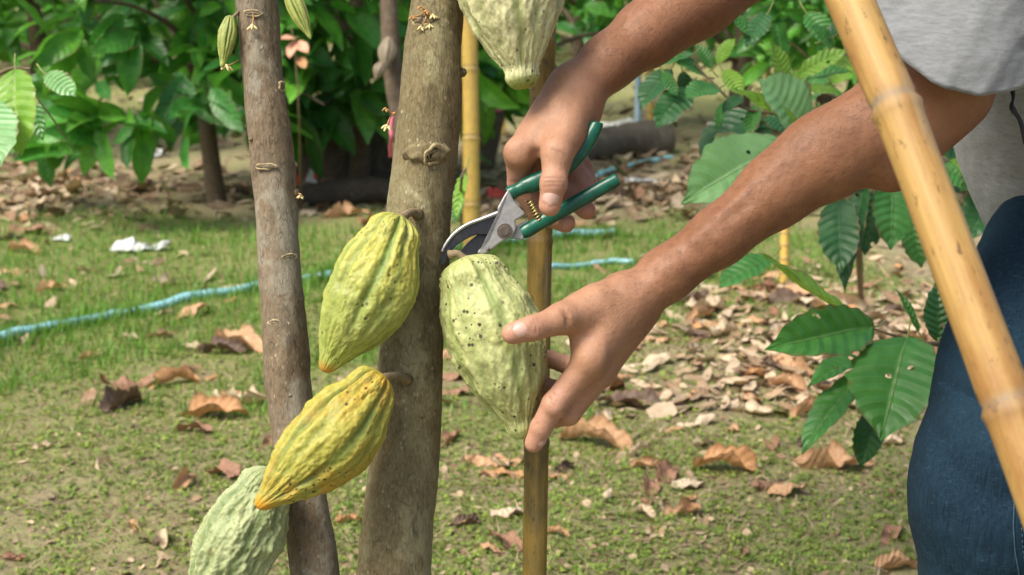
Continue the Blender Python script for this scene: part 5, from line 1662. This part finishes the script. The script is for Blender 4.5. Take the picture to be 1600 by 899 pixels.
leafy("low cacao shoot with one big shiny leaf beside the jeans", G(1530, 700),
  [[(1530, 700, None, 6), (1510, 600, 2.02, 5), (1490, 545, 1.98, 4), (1440, 536, 1.93, 3), (1395, 524, 1.90, 2), (1362, 513, 1.90, 1.6)],
   [(1490, 545, 1.98, 3), (1470, 500, 2.0, 2)]],
  [(1333, 497, 1.93, 1193, 398, 1.86, 0.26, 0.75, 'leaf_young', 0.55, -0.35),
   (1365, 511, 1.90, 1193, 548, 1.83, 0.40, -0.75, 'leaf', 0.50, 0.35),
   (1418, 526, 1.88, 1376, 690, 1.80, 0.72, 0.12, 'leaf', 0.22, 0.45),
   (1348, 584, 1.94, 1253, 710, 1.90, 0.36, 0.5, 'leaf', 0.35, 0.4),
   (1366, 640, 1.96, 1343, 732, 1.94, 0.48, -0.4, 'leaf_dark', 0.3, 0.4),
   (1352, 560, 1.97, 1262, 606, 1.92, 0.34, 0.4, 'leaf', 0.3, 0.5),
   (1466, 534, 2.0, 1462, 440, 2.0, 0.52, 0.3, 'leaf_dark', 0.2, 0.3),
   (1462, 560, 1.99, 1486, 660, 1.96, 0.5, 0.1, 'leaf', 0.2, 0.4),
   (1436, 520, 2.02, 1400, 452, 2.02, 0.2, 0.3, 'leaf', 0.2, 0.4)], name="cacao_shoot")
leafy("young shoot with drooping lime green leaf and brown tip at the left edge", G(-120, 420),
  [[(-120, 420, None, 8), (-90, 250, 2.25, 6), (-40, 150, 2.2, 4), (10, 110, 2.15, 3), (48, 108, 2.13, 2)],
   [(55, 150, 2.15, 1.2), (85, 190, 2.15, 1.4), (116, 238, 2.15, 0.8)]],
  [(24, 108, 2.12, 35, 246, 2.06, 0.50, 0.25, 'leaf_young', 0.25, 0.35),
   (-14, 160, 2.08, 2, 262, 2.02, 0.55, -0.2, 'leaf_pale', 0.2, 0.4),
   (72, 116, 2.14, 120, 152, 2.12, 0.55, 0.2, 'leaf_pale', 0.2, 0.4),
   (48, 150, 2.2, 68, 222, 2.18, 0.4, 0.3, 'leaf', 0.2, 0.3),
   (-60, 130, 2.2, -50, 260, 2.15, 0.5, 0.3, 'leaf', 0.2, 0.4)], name="cacao_shoot")
leafy("thin shoot with yellowing hanging leaves left of the blurred yellow bamboo", G(722, 372),
  [[(722, 372, None, 3), (720, 300, 2.6, 2.5), (728, 262, 2.6, 2)]],
  [(728, 268, 2.58, 712, 345, 2.55, 0.26, 0.3, 'leaf_young', 0.3, 0.3), (722, 300, 2.6, 708, 352, 2.58, 0.3, -0.4, 'leaf', 0.3, 0.3)], name="cacao_shoot")

# ------------------------------------------------------------------ orchard trees behind
def orchard_tree(label, bx, by, height, crown_r, n_clusters, leaf_len, seed, lo=0.35, r0=0.04, lean=(0, 0), tints=None, shapes=LOW, fill=None, pods=None):
    rg = np.random.default_rng(seed)
    b = G(bx, by) if by is not None else np.array(bx, float)
    b = b - [0, 0, 0.02]
    t = thing("cacao_tree", label, "tree", b, "cacao trees of the orchard")
    top = b + np.array([lean[0], lean[1], height * 0.55])
    s = spline([[*b, r0 * 1.3], [*(b * 0.5 + top * 0.5 + [*rg.normal(0, .03, 2), 0]), r0], [*top, r0 * 0.8]], 30)
    tubes = [tube(s[:, :3], s[:, 3], 14)[:2]]
    ends = []
    for k in range(7):
        a = 2 * math.pi * (k + rg.random() * .6) / 7
        st = s[int(10 + rg.random() * 19), :3]
        e = st + np.array([math.cos(a) * crown_r * .85, math.sin(a) * crown_r * .85, height * (rg.random() * 0.5 - 0.08)])
        q = spline([st, st * .5 + e * .5 + [0, 0, .08], e], 12)
        tubes.append(tube(q, np.linspace(r0 * .45, r0 * .12, 12), 7)[:2])
        ends.append(q)
    part("trunk", *join(*tubes), M['bark_far'], t)
    cs, ds = [], []
    for _ in range(n_clusters):
        a = rg.random() * 2 * math.pi; rr = crown_r * math.sqrt(rg.random()) ** 0.8
        z = height * (lo + (1.0 - lo) * rg.random() ** 1.15)
        c = np.array([top[0] * .6 + b[0] * .4 + math.cos(a) * rr, top[1] * .6 + b[1] * .4 + math.sin(a) * rr, z + 0.06 * math.sin(3 * a + seed)])
        if fbm((c * 2.3 + seed)[None], seed, 2)[0] < -0.12: continue          # gaps
        cs.append(c); ds.append(np.array([math.cos(a) * .7, math.sin(a) * .7, -0.15]))
    cv = crown_leaves(cs, ds, leaf_len, tints or TT, shapes)
    part("crown", cv[0], cv[1], M['leaf_far'], t, uv=cv[2], attrs={"tint": cv[3]})
    return t, s
TT = [(0.7, 0.85, 0.85), (1.1, 1.15, 1.0), (1.6, 1.45, 1.0), (0.5, 0.7, 0.7), (2.6, 1.9, 1.0)]
TB = [(1.0, 1.1, 0.8), (1.7, 1.6, 0.8), (2.4, 1.9, 0.8), (0.7, 0.8, 0.7)]
TD = [(0.6, 0.75, 0.8), (0.9, 1.05, 0.9), (1.3, 1.3, 1.0), (2.2, 1.7, 0.9)]
orchard_tree("bushy cacao tree behind the slim trunk, its dark leaves hanging to the litter", 340, 318, 1.9, 0.85, 330, 0.24, 101, 0.17, 0.035, tints=TD, shapes=MIDL)
orchard_tree("broad cacao tree at the left edge with leaves hanging over bare litter", 60, 215, 2.1, 1.25, 480, 0.25, 102, 0.25, 0.05, tints=TT, shapes=MIDL)
orchard_tree("cacao tree between the two near trunks with large bright leaves", 560, 300, 2.0, 0.80, 300, 0.25, 103, 0.20, 0.04, tints=TT, shapes=MIDL)
leafy("twig with pink orange young leaves blurred behind the narrow young pod", G(470, 330),
  [[(470, 330, None, 6), (468, 200, 5.6, 4), (462, 95, 5.5, 3), (455, 40, 5.5, 3)]],
  [(462, 60, 5.45, 438, 62, 5.4, 0.6, 0.1, 'dry_pink', 0.2, 0.4), (462, 64, 5.45, 452, 92, 5.4, 0.5, 0.1, 'dry_pink', 0.2, 0.4), (464, 66, 5.45, 482, 84, 5.4, 0.5, 0.1, 'dry_pink', 0.2, 0.4),
   (466, 90, 5.45, 478, 108, 5.4, 0.5, 0.1, 'dry_orange', 0.2, 0.4)], name="cacao_shoot")
# thin trunk with withered pods
b = G(648, 412)
t = thing("cacao_tree", "thin bare cacao trunk with withered brown pods left of the thicker trunk", "tree", b, "cacao trees of the orchard")
s = spline([[*(b - [0, 0, .03]), .060], [*W(640, 240, 5.0), .047], [*W(617, 130, 5.0), .036], [*W(608, 20, 5.0), .031], [*W(600, -300, 5.0), .025]], 60)
part("trunk", *tube(s[:, :3], s[:, 3], 16)[:2], M['bark_far'], t)
tp = s[-1, :3]
(lv2, lf2), tips, dirs = bare_limbs(tp, .015, 3, 9, 0.5)
part("limb", lv2, lf2, M['bark_far'], t)
cvv = crown_leaves(tips, dirs, 0.2, TT)
part("crown", cvv[0], cvv[1], M['leaf_far'], t, uv=cvv[2], attrs={"tint": cvv[3]})
make_pod("withered_pod", "withered brown little pod on the thin trunk, upper of the pair", W(608, 58, 4.94), W(601, 108, 4.90), 0.062, 'pod_dry', 51, 60, 80, furrow=0.12, wart=0.0005, stalk_to=s[34, :3] + [0, -.02, 0], group="withered pods on the thin trunk")
make_pod("withered_pod", "withered brown little pod on the thin trunk, lower of the pair", W(598, 96, 4.90), W(587, 124, 4.88), 0.044, 'pod_dry', 53, 60, 80, furrow=0.12, wart=0.0005, stalk_to=s[32, :3] + [0, -.02, 0], group="withered pods on the thin trunk")

spec = [
 ("slender cacao tree with grey trunk tied with red ribbon beyond the yellow bamboo", 752, 262, 2.2, 0.9, 130, 0.24, 104, 0.48, 0.05, (0.25, 0.3), TD),
 ("rounded cacao tree behind the weathered stake and upper arm", 905, 185, 2.2, 1.0, 220, 0.25, 105, 0.30, 0.05, (0, 0), TT),
 ("tall cacao tree at upper right with dark twin trunk behind the sapling", 1150, 215, 2.4, 1.1, 210, 0.26, 106, 0.30, 0.06, (0, 0), TB),
 ("cacao tree with black leaning trunk behind the golden bamboo top", 1300, 200, 2.4, 1.0, 210, 0.26, 107, 0.28, 0.06, (-0.35, 0), TB),
 ("dense cacao tree right of the shirt, mostly hidden by the worker", 1560, 260, 2.2, 1.0, 190, 0.25, 108, 0.22, 0.05, (0, 0), TD),
 ("small lime green cacao tree between the sapling and the golden pole", 1345, 330, 1.5, 0.5, 110, 0.20, 117, 0.42, 0.022, (0, 0), TB),
 ("far cacao tree behind the left litter, bright leaved", 200, 120, 2.6, 1.7, 420, 0.30, 109, 0.12, 0.07, (0, 0), TB),
 ("far cacao tree seen over the broad left tree", -60, 105, 2.6, 1.9, 420, 0.30, 110, 0.12, 0.07, (0, 0), TT),
 ("far cacao tree between the near trunks, lime green", 500, 110, 2.6, 1.6, 420, 0.30, 111, 0.12, 0.07, (0, 0), TB),
 ("far cacao tree behind the thin bare trunk", 690, 90, 2.7, 1.9, 400, 0.30, 112, 0.12, 0.07, (0, 0), TB),
 ("far cacao tree in shade above the upper arm", 960, 85, 2.7, 2.0, 400, 0.30, 113, 0.13, 0.07, (0, 0), TT),
 ("far cacao tree at upper right, pale and thin", 1180, 95, 2.7, 1.8, 300, 0.30, 114, 0.16, 0.07, (0, 0), TB),
 ("far cacao tree behind the golden pole top", 1420, 90, 2.7, 2.0, 400, 0.30, 115, 0.12, 0.07, (0, 0), TB),
 ("far cacao tree beyond the worker's back", 1680, 100, 2.7, 2.0, 300, 0.30, 116, 0.12, 0.07, (0, 0), TT)]
TR = {}
for lab, bx, by, h, cr_, nc, ll, sd, lo_, r0, ln_, tn in spec:
    TR[lab] = orchard_tree(lab, bx, by, h, cr_, nc, ll, sd, lo_, r0, ln_, tn, MIDL if by > 150 else LOW)
# last row of the orchard, too far to tell one tree from the next
cs, ds = [], []
for _ in range(1500):
    x = (rng.random() * 2 - 1) * 22; y = 19 + rng.random() * 7
    cs.append(np.array([x, y, 0.15 + 3.0 * rng.random()])); ds.append(np.array([rng.normal(), rng.normal() - .5, -.2]))
cv = crown_leaves(cs, ds, 0.5, TB)
o = solo("far_orchard_foliage", cv[0], cv[1], M['leaf_far'], "far green mass of orchard foliage closing the view", "foliage", uv=cv[2], attrs={"tint": cv[3]})
o["kind"] = "stuff"

# stakes farther off
def stake(label, px, py, ytop, r, mat, d=None, name="bamboo_stake", cat="stake", group="bamboo poles and stakes", lean=0.0):
    b = G(px, py)
    Dd = b[1] * _ct - (b[2] - CAM_H) * _st
    top = W(px + lean, ytop, Dd)
    s = spline([b - [0, 0, .03], b * .5 + top * .5, top], 60)
    rr = np.full(60, r)
    for k in range(5, 60, 9): rr[k] *= 1.16
    v, f, _ = tube(s, rr, 14)
    uv_ = _
    nd = np.concatenate([np.repeat((rr > r * 1.1).astype(float), 14), [0, 0]])
    return solo(name, v, f, mat, label, cat, group, base=b, uv=uv_, attrs={"node": nd})
stake("thin tan stake beyond the yellow bamboo", 786, 210, 60, 0.016, M['bamboo_far'])
stake("orange bamboo stake above the sapling, left of the golden pole", 1254, 190, -60, 0.045, M['bamboo_far'])
stake("orange bamboo stake behind the small young pod at the left", 331, 180, -40, 0.034, M['bamboo_far'])
stake("short tan bamboo stake standing under the lower arm", 1226, 448, 330, 0.016, M['bamboo_far'])
stake("thin tan stick beside the pale blue post", 1017, 205, 70, 0.020, M['bamboo_far'])
stake("thin yellow stick behind the upright lime leaf", 1200, 200, 25, 0.02, M['bamboo_far'])
stake("pale blue post right of the secateurs", 997, 215, 60, 0.022, M['bluepole'], name="painted_post", cat="post", group=None)

# ribbons
c = W(768, 166, 5.7)
rb = tube(np.array([c + [0.07 * math.cos(a), 0.07 * math.sin(a), 0.02 * math.sin(a)] for a in np.linspace(0, 6.4, 40)]), 0.012, 8)
ptw = TR[spec[0][0]][1]
zz = int(np.argmin([abs(cw_inv(p)[1] - 166) for p in ptw[:, :3]]))
cen, rr_ = ptw[zz, :3], ptw[zz, 3] + 0.004
rb = tube(np.array([cen + [rr_ * math.cos(a), rr_ * math.sin(a), 0.012 * math.sin(a)] for a in np.linspace(0, 6.4, 40)]), 0.009, 8)
solo("ribbon", rb[0], rb[1], M['pink'], "red ribbon tied round the grey trunk beyond the yellow bamboo", "ribbon")
k = spline([W(614, 182, 2.6), W(611, 200, 2.6), W(612, 215, 2.6), W(610, 232, 2.62), W(611, 246, 2.64)], 30)
Wd = np.array([0.004, 0.002, 0])
v = np.concatenate([k - Wd, k + Wd, k + Wd + [0, .0015, 0], k - Wd + [0, .0015, 0]])
nn_ = 30; i = np.arange(nn_ - 1)
f = np.concatenate([np.stack([a * nn_ + i, b_ * nn_ + i, b_ * nn_ + i + 1, a * nn_ + i + 1], -1) for a, b_ in ((0, 1), (1, 2), (2, 3), (3, 0))])
solo("ribbon", v, f, M['pink'], "pink plastic ribbon strip hanging just left of the thicker trunk", "ribbon")

# ------------------------------------------------------------------ things lying on the ground
def hose(label, pts, r, lift=0.0):
    k = np.array([G(x, y) for x, y in pts])
    s = spline(k, 160)
    s[:, 2] = ground_z(s[:, 0], s[:, 1]) + r + lift + 0.007 * vnoise(np.stack([s[:, 0] * 3.1, s[:, 1] * 3.1, s[:, 0] * 0], -1), 8)
    s[:, 1] += 0.02 * vnoise(np.stack([s[:, 0] * 2.3, s[:, 1], s[:, 0] * 0], -1), 9)
    v, f, _ = tube(s, r, 14)
    return solo("garden_hose", v, f, M['hose'], label, "hose", "pale blue hoses on the grass")
hose("pale blue garden hose crossing the grass from the left edge behind the trunks", [(-80, 553), (0, 534), (80, 515), (150, 500), (230, 484), (310, 467), (400, 452), (470, 440), (540, 430), (640, 405), (720, 388), (800, 379), (880, 374), (960, 372)], 0.0165)
hose("thin pale blue hose end in the grass above the left wrist", [(860, 428), (910, 420), (950, 414), (990, 415)], 0.010)
hose("pale hose lying far off right of the secateurs handles", [(930, 285), (975, 270), (1010, 262), (1050, 257)], 0.016)

def log(label, a, b_, r, mat, seed, name="fallen_log"):
    p, q = G(*a), G(*b_)
    s = spline([p + [0, 0, r * .7], (p + q) / 2 + [0, 0.03, r * .9], q + [0, 0, r * .7]], 40)
    v, f, _ = tube(s, r * (1 + 0.15 * np.sin(np.linspace(0, 5, 40) + seed)), 24)
    v = v + (0.12 * r * vnoise(v * 9, seed))[:, None] * np.array([0, -.5, 1])
    return solo(name, v, f, mat, label, "log", "dead wood lying in the orchard")
log("grey weathered log lying in the grass right of the secateurs", (905, 253), (1035, 238), 0.10, M['wood_grey'], 3)
log("dark fallen log in the shade between the near trunks", (455, 322), (640, 312), 0.055, M['wood_dark'], 5)
log("grey flat branch resting on the dark log between the trunks", (470, 300), (635, 288), 0.03, M['wood_grey'], 7)
# dark rotten stump in the shade
b = G(545, 285)
sv, sf, _ = tube(spline([[*(b - [0, 0, .03]), .30], [*(b + [0, 0, .1]), .25], [*(b + [0, 0.02, .25]), .22], [*(b + [0.02, 0.02, .40]), .18]], 24)[:, :3], spline([(.30,), (.25,), (.21,), (.17,)], 24)[:, 0], 30)
sv = sv + 0.03 * np.stack([vnoise(sv * 7, 1), vnoise(sv * 7, 2), vnoise(sv * 5, 3)], -1)
solo("tree_stump", sv, sf, M['wood_dark'], "dark rotten stump in the shade between the near trunks", "stump")

def scrap(label, px, py, L, wd, mat, seed, name, cat, h=0.05):
    n, m = 26, 18
    u, q = np.meshgrid(np.linspace(-.5, .5, n), np.linspace(-.5, .5, m), indexing='ij')
    p = np.stack([u.ravel() * L, q.ravel() * wd, np.zeros(n * m)], -1)
    p[:, 2] = h * (0.55 + 0.6 * vnoise(p * 22 + seed, seed) + 0.35 * vnoise(p * 55, seed + 1)) * (1 - 0.5 * (2 * q.ravel()) ** 2)
    p[:, 0] += 0.02 * vnoise(p * 18, seed + 3); p[:, 1] += 0.02 * vnoise(p * 18, seed + 4)
    c = G(px, py); c[2] = ground_z(c[:1], c[1:2])[0] + 0.003
    fc = grid_faces(n, m)
    bt_ = p - [0, 0, 0.002]
    return solo(name, np.concatenate([p, bt_]) + c, np.concatenate([fc, fc[:, ::-1] + n * m]), mat, label, cat)
scrap("crumpled white plastic scrap lying in the grass behind the hose", 222, 394, 0.20, 0.07, M['plastic'], 3, "plastic_scrap", "litter", 0.045)
scrap("small white plastic scrap on the far left litter", 237, 246, 0.12, 0.10, M['plastic'], 5, "plastic_scrap", "litter", 0.05)
scrap("tiny white scrap in the grass near the left edge", 98, 374, 0.06, 0.05, M['plastic'], 7, "plastic_scrap", "litter", 0.03)
scrap("red and dull plastic bag crumpled beside the slim trunk", 482, 296, 0.20, 0.12, M['red'], 9, "plastic_bag", "litter", 0.09)
scrap("white corner of packaging on the red bag", 491, 299, 0.07, 0.05, M['plastic'], 11, "plastic_scrap", "litter", 0.08)
scrap("small red scrap on the ground behind the secateurs blades", 775, 312, 0.10, 0.08, M['red'], 13, "plastic_scrap", "litter", 0.05)
scrap("white stone-like scrap on the litter right of the upper handle", 1000, 292, 0.16, 0.1, M['plastic'], 15, "plastic_scrap", "litter", 0.04)
scrap("pale scrap lying on far grass by the blue post", 965, 200, 0.35, 0.2, M['plastic'], 17, "plastic_scrap", "litter", 0.05)

# dead leaves: the large ones one by one, then scattered copies
def dry_variant(k, mt):
    rg = np.random.default_rng(300 + k)
    sh = leaf_shape(30, 15, 0.38 + 0.12 * rg.random(), 0.1 + 0.3 * rg.random(), rg.normal(0.2, 0.7), 0.010, 0.05, 9,
                    curl=(0.5 + 1.4 * rg.random()) * (1 if rg.random() < 0.6 else -1), crumple=0.05 + 0.05 * rg.random(), seed=k * 3.1, twist=rg.normal(0, 0.6))
    v = sh[0].copy(); v[:, 2] -= np.percentile(v[:, 2], 12); v[:, 0] -= 0.5
    return mesh_data("dry_leaf", v, sh[1], M[mt], uv=sh[2])
MATS = ['dry_tan', 'dry_brown', 'dry_pale', 'dry_orange', 'dry_dark']
ADJ = {'dry_tan': 'tan', 'dry_brown': 'reddish brown', 'dry_pale': 'bleached pale', 'dry_orange': 'orange brown', 'dry_dark': 'dark brown'}
VAR = {m: [dry_variant(i * 7 + j, m) for i in range(6)] for j, m in enumerate(MATS)}
DG = "dead cacao leaves strewn on the ground"
def dry_leaf(px, py, len_px, yaw, mt, var, label, tilt=0.0, xy=None, size=None):
    if xy is None:
        c = G(px, py)
        d = c[1] * _ct + CAM_H * _st
        size = len_px * d / FPX
    else:
        c = np.array([xy[0], xy[1], 0.0])
    c[2] = ground_z(c[:1], c[1:2])[0] + 0.004
    o = add_obj("dry_leaf", VAR[mt][var % 6], None, tuple(map(float, c)))
    o.rotation_euler = (tilt, 0.15 * math.sin(var * 3.3 + yaw), yaw)
    o.scale = (size,) * 3
    return tag(o, label, "dead leaf", DG)
BIG = [(205, 597, 92, 0.35, 'dry_brown', 0, "curled reddish brown dead leaf in the grass, largest left of the slim trunk"),
 (340, 643, 108, 0.05, 'dry_orange', 1, "long orange brown dead leaf just left of the slim trunk"),
 (372, 538, 115, -0.5, 'dry_tan', 2, "broad tan dead leaf touching the slim trunk behind the hose shadow"),
 (345, 545, 90, 0.1, 'dry_dark', 3, "dark curled dead leaf under the broad tan one by the slim trunk"),
 (375, 608, 62, 0.4, 'dry_tan', 4, "folded tan dead leaf between the two larger ones by the slim trunk"),
 (330, 584, 30, 0.6, 'dry_orange', 5, "small orange dead leaf near the slim trunk"),
 (38, 393, 60, -0.25, 'dry_tan', 1, "flat tan dead leaf in far grass at the left edge"),
 (45, 365, 80, -0.5, 'dry_brown', 2, "arched brown dead leaf at the far left above the flat tan one"),
 (78, 455, 55, 0.2, 'dry_tan', 3, "hooked tan dead leaf in grass above the hose"),
 (20, 428, 60, 0.1, 'dry_tan', 0, "tan dead leaf cut by the left edge above the hose"),
 (12, 487, 46, -0.2, 'dry_tan', 5, "tan dead leaf at the left edge just above the hose"),
 (135, 424, 40, 0.2, 'dry_brown', 4, "brown dead leaf near the white plastic scrap"),
 (200, 527, 42, -0.3, 'dry_pale', 2, "bleached dead leaf in front of the hose"),
 (250, 522, 45, 0.3, 'dry_brown', 1, "dull brown dead leaf in front of the hose middle"),
 (138, 552, 36, 0.2, 'dry_tan', 3, "small arched tan dead leaf below the hose"),
 (175, 335, 22, 1.2, 'dry_orange', 0, "tiny bright orange dead leaf on the far left litter"),
 (22, 868, 52, 0.0, 'dry_brown', 4, "dull brown dead leaf at the bottom left corner"),
 (235, 858, 42, -0.3, 'dry_dark', 2, "dark dead leaf near the bottom left of the pale pod"),
 (70, 705, 42, 0.5, 'dry_pale', 1, "bleached dead leaf scrap in the left foreground grass"),
 (350, 748, 70, -0.5, 'dry_brown', 5, "brown dead leaf behind the pale green pod"),
 (425, 700, 52, 1.2, 'dry_brown', 3, "upright curled dead leaf peeping left of the slim trunk"),
 (775, 713, 105, 0.2, 'dry_tan', 0, "wide tan dead leaf left of the weathered stake"),
 (800, 735, 75, -0.4, 'dry_orange', 4, "orange tan dead leaf lying on the wide one left of the stake"),
 (702, 685, 66, 1.0, 'dry_brown', 1, "rosy brown dead leaf touching the thicker trunk"),
 (712, 610, 85, 0.2, 'dry_brown', 2, "reddish dead leaf between the thicker trunk and the held pod"),
 (700, 560, 60, 0.5, 'dry_tan', 5, "tan dead leaf behind the held pod beside the trunk"),
 (932, 688, 132, -0.45, 'dry_tan', 1, "long narrow tan dead leaf right of the left forefinger"),
 (1000, 705, 48, 0.5, 'dry_pale', 3, "crumbled pale dead leaf at the end of the long narrow one"),
 (1138, 732, 108, -0.1, 'dry_orange', 2, "bright orange brown dead leaf in the middle right"),
 (1300, 722, 125, -0.15, 'dry_tan', 3, "broad tan dead leaf under the big shiny green leaf"),
 (1012, 782, 46, -0.9, 'dry_brown', 0, "pointed grey brown dead leaf alone in the moss"),
 (1024, 831, 28, 0.2, 'dry_tan', 4, "small round tan dead leaf low in the moss"),
 (985, 622, 118, 0.05, 'dry_dark', 2, "large dark brown dead leaf below the left wrist"),
 (1240, 478, 130, -0.05, 'dry_tan', 5, "large tan dead leaf under the low shoot top"),
 (1128, 525, 92, -0.1, 'dry_orange', 0, "orange tan dead leaf below the lower arm"),
 (1105, 492, 82, 0.05, 'dry_pale', 1, "large bleached dead leaf right of the left wrist"),
 (1395, 832, 75, 0.9, 'dry_brown', 3, "upright curled brown dead leaf beside the jeans"),
 (1405, 880, 82, 0.1, 'dry_tan', 2, "tan dead leaf beside the jeans at the bottom"),
 (1204, 578, 44, -0.3, 'dry_dark', 5, "dark red brown dead leaf below the low shoot"),
 (1312, 545, 62, 0.1, 'dry_pale', 4, "yellowish pale dead leaf behind the big shiny leaf"),
 (730, 830, 62, 0.3, 'dry_dark', 0, "dark dead leaf right of the thicker trunk at the bottom"),
 (870, 848, 44, -0.2, 'dry_tan', 1, "tan dead leaf right of the stake at the bottom"),
 (875, 740, 52, 0.2, 'dry_orange', 4, "orange tan dead leaf right of the weathered stake"),
 (960, 590, 62, 0.4, 'dry_tan', 3, "tan dead leaf below the left hand knuckles"),
 (1090, 655, 75, 0.2, 'dry_pale', 5, "bleached dead leaf in the pale litter, middle right"),
 (1170, 640, 75, -0.3, 'dry_pale', 0, "curled bleached dead leaf in the litter left of the low shoot"),
 (1270, 640, 78, 0.3, 'dry_tan', 1, "tan dead leaf behind the narrow hanging green leaf"),
 (1390, 690, 60, 0.2, 'dry_pale', 2, "pale dead leaf between the big leaf tip and the jeans"),
 (1215, 455, 75, 0.2, 'dry_brown', 4, "brown dead leaf at the foot of the short tan stake"),
 (1335, 460, 80, -0.2, 'dry_brown', 2, "brown dead leaf behind the hanging dark leaves"),
 (540, 345, 75, 0.1, 'dry_tan', 3, "tan dead leaf before the dark log between the trunks"),
 (480, 330, 60, -0.3, 'dry_brown', 0, "brown dead leaf beside the slim trunk before the dark log"),
 (545, 830, 48, 0.3, 'dry_orange', 1, "orange dead twig-like leaf between the trunks at the bottom")]
for px, py, ln_, yaw, mt, var, lab in BIG:
    dry_leaf(px, py, ln_, yaw, mt, var, lab, tilt=0.2 * math.sin(var + px))
ZONE = [(lambda x, y: y > 5.6 and x < 0.1, "scattered in the far litter at left"), (lambda x, y: y > 5.6, "scattered in the far litter at right"),
        (lambda x, y: x < -0.35 and y > 4.1, "in the grass behind or along the hose"), (lambda x, y: x < -0.2, "in the near left grass"),
        (lambda x, y: y < 3.4, "in the near mossy ground at right"), (lambda x, y: True, "in the pale litter at middle right")]
placed = 0
dr = np.random.default_rng(77)
while placed < 240:
    y = 2.4 * (8.5 / 2.4) ** dr.random(); x = (dr.random() * 2 - 1) * (0.4 * y + .1)
    if placed >= 200: y = 3.1 + 1.6 * dr.random(); x = 0.05 + 1.35 * dr.random()
    if dr.random() > 0.02 + 0.98 * litter_amount(np.array([x]), np.array([y]))[0]: continue
    mt = MATS[dr.choice(5, p=[.30, .24, .26, .06, .14])]
    sz = (0.05 + 0.13 * dr.random()) * (1 if y > 3.3 else 0.6)
    z = next(t_ for fn, t_ in ZONE if fn(x, y))
    dry_leaf(0, 0, 0, dr.random() * 6.28, mt, int(dr.integers(0, 6)), f"small {ADJ[mt]} dead leaf {z}", dr.normal(0, 0.3), (x, y), sz)
    placed += 1
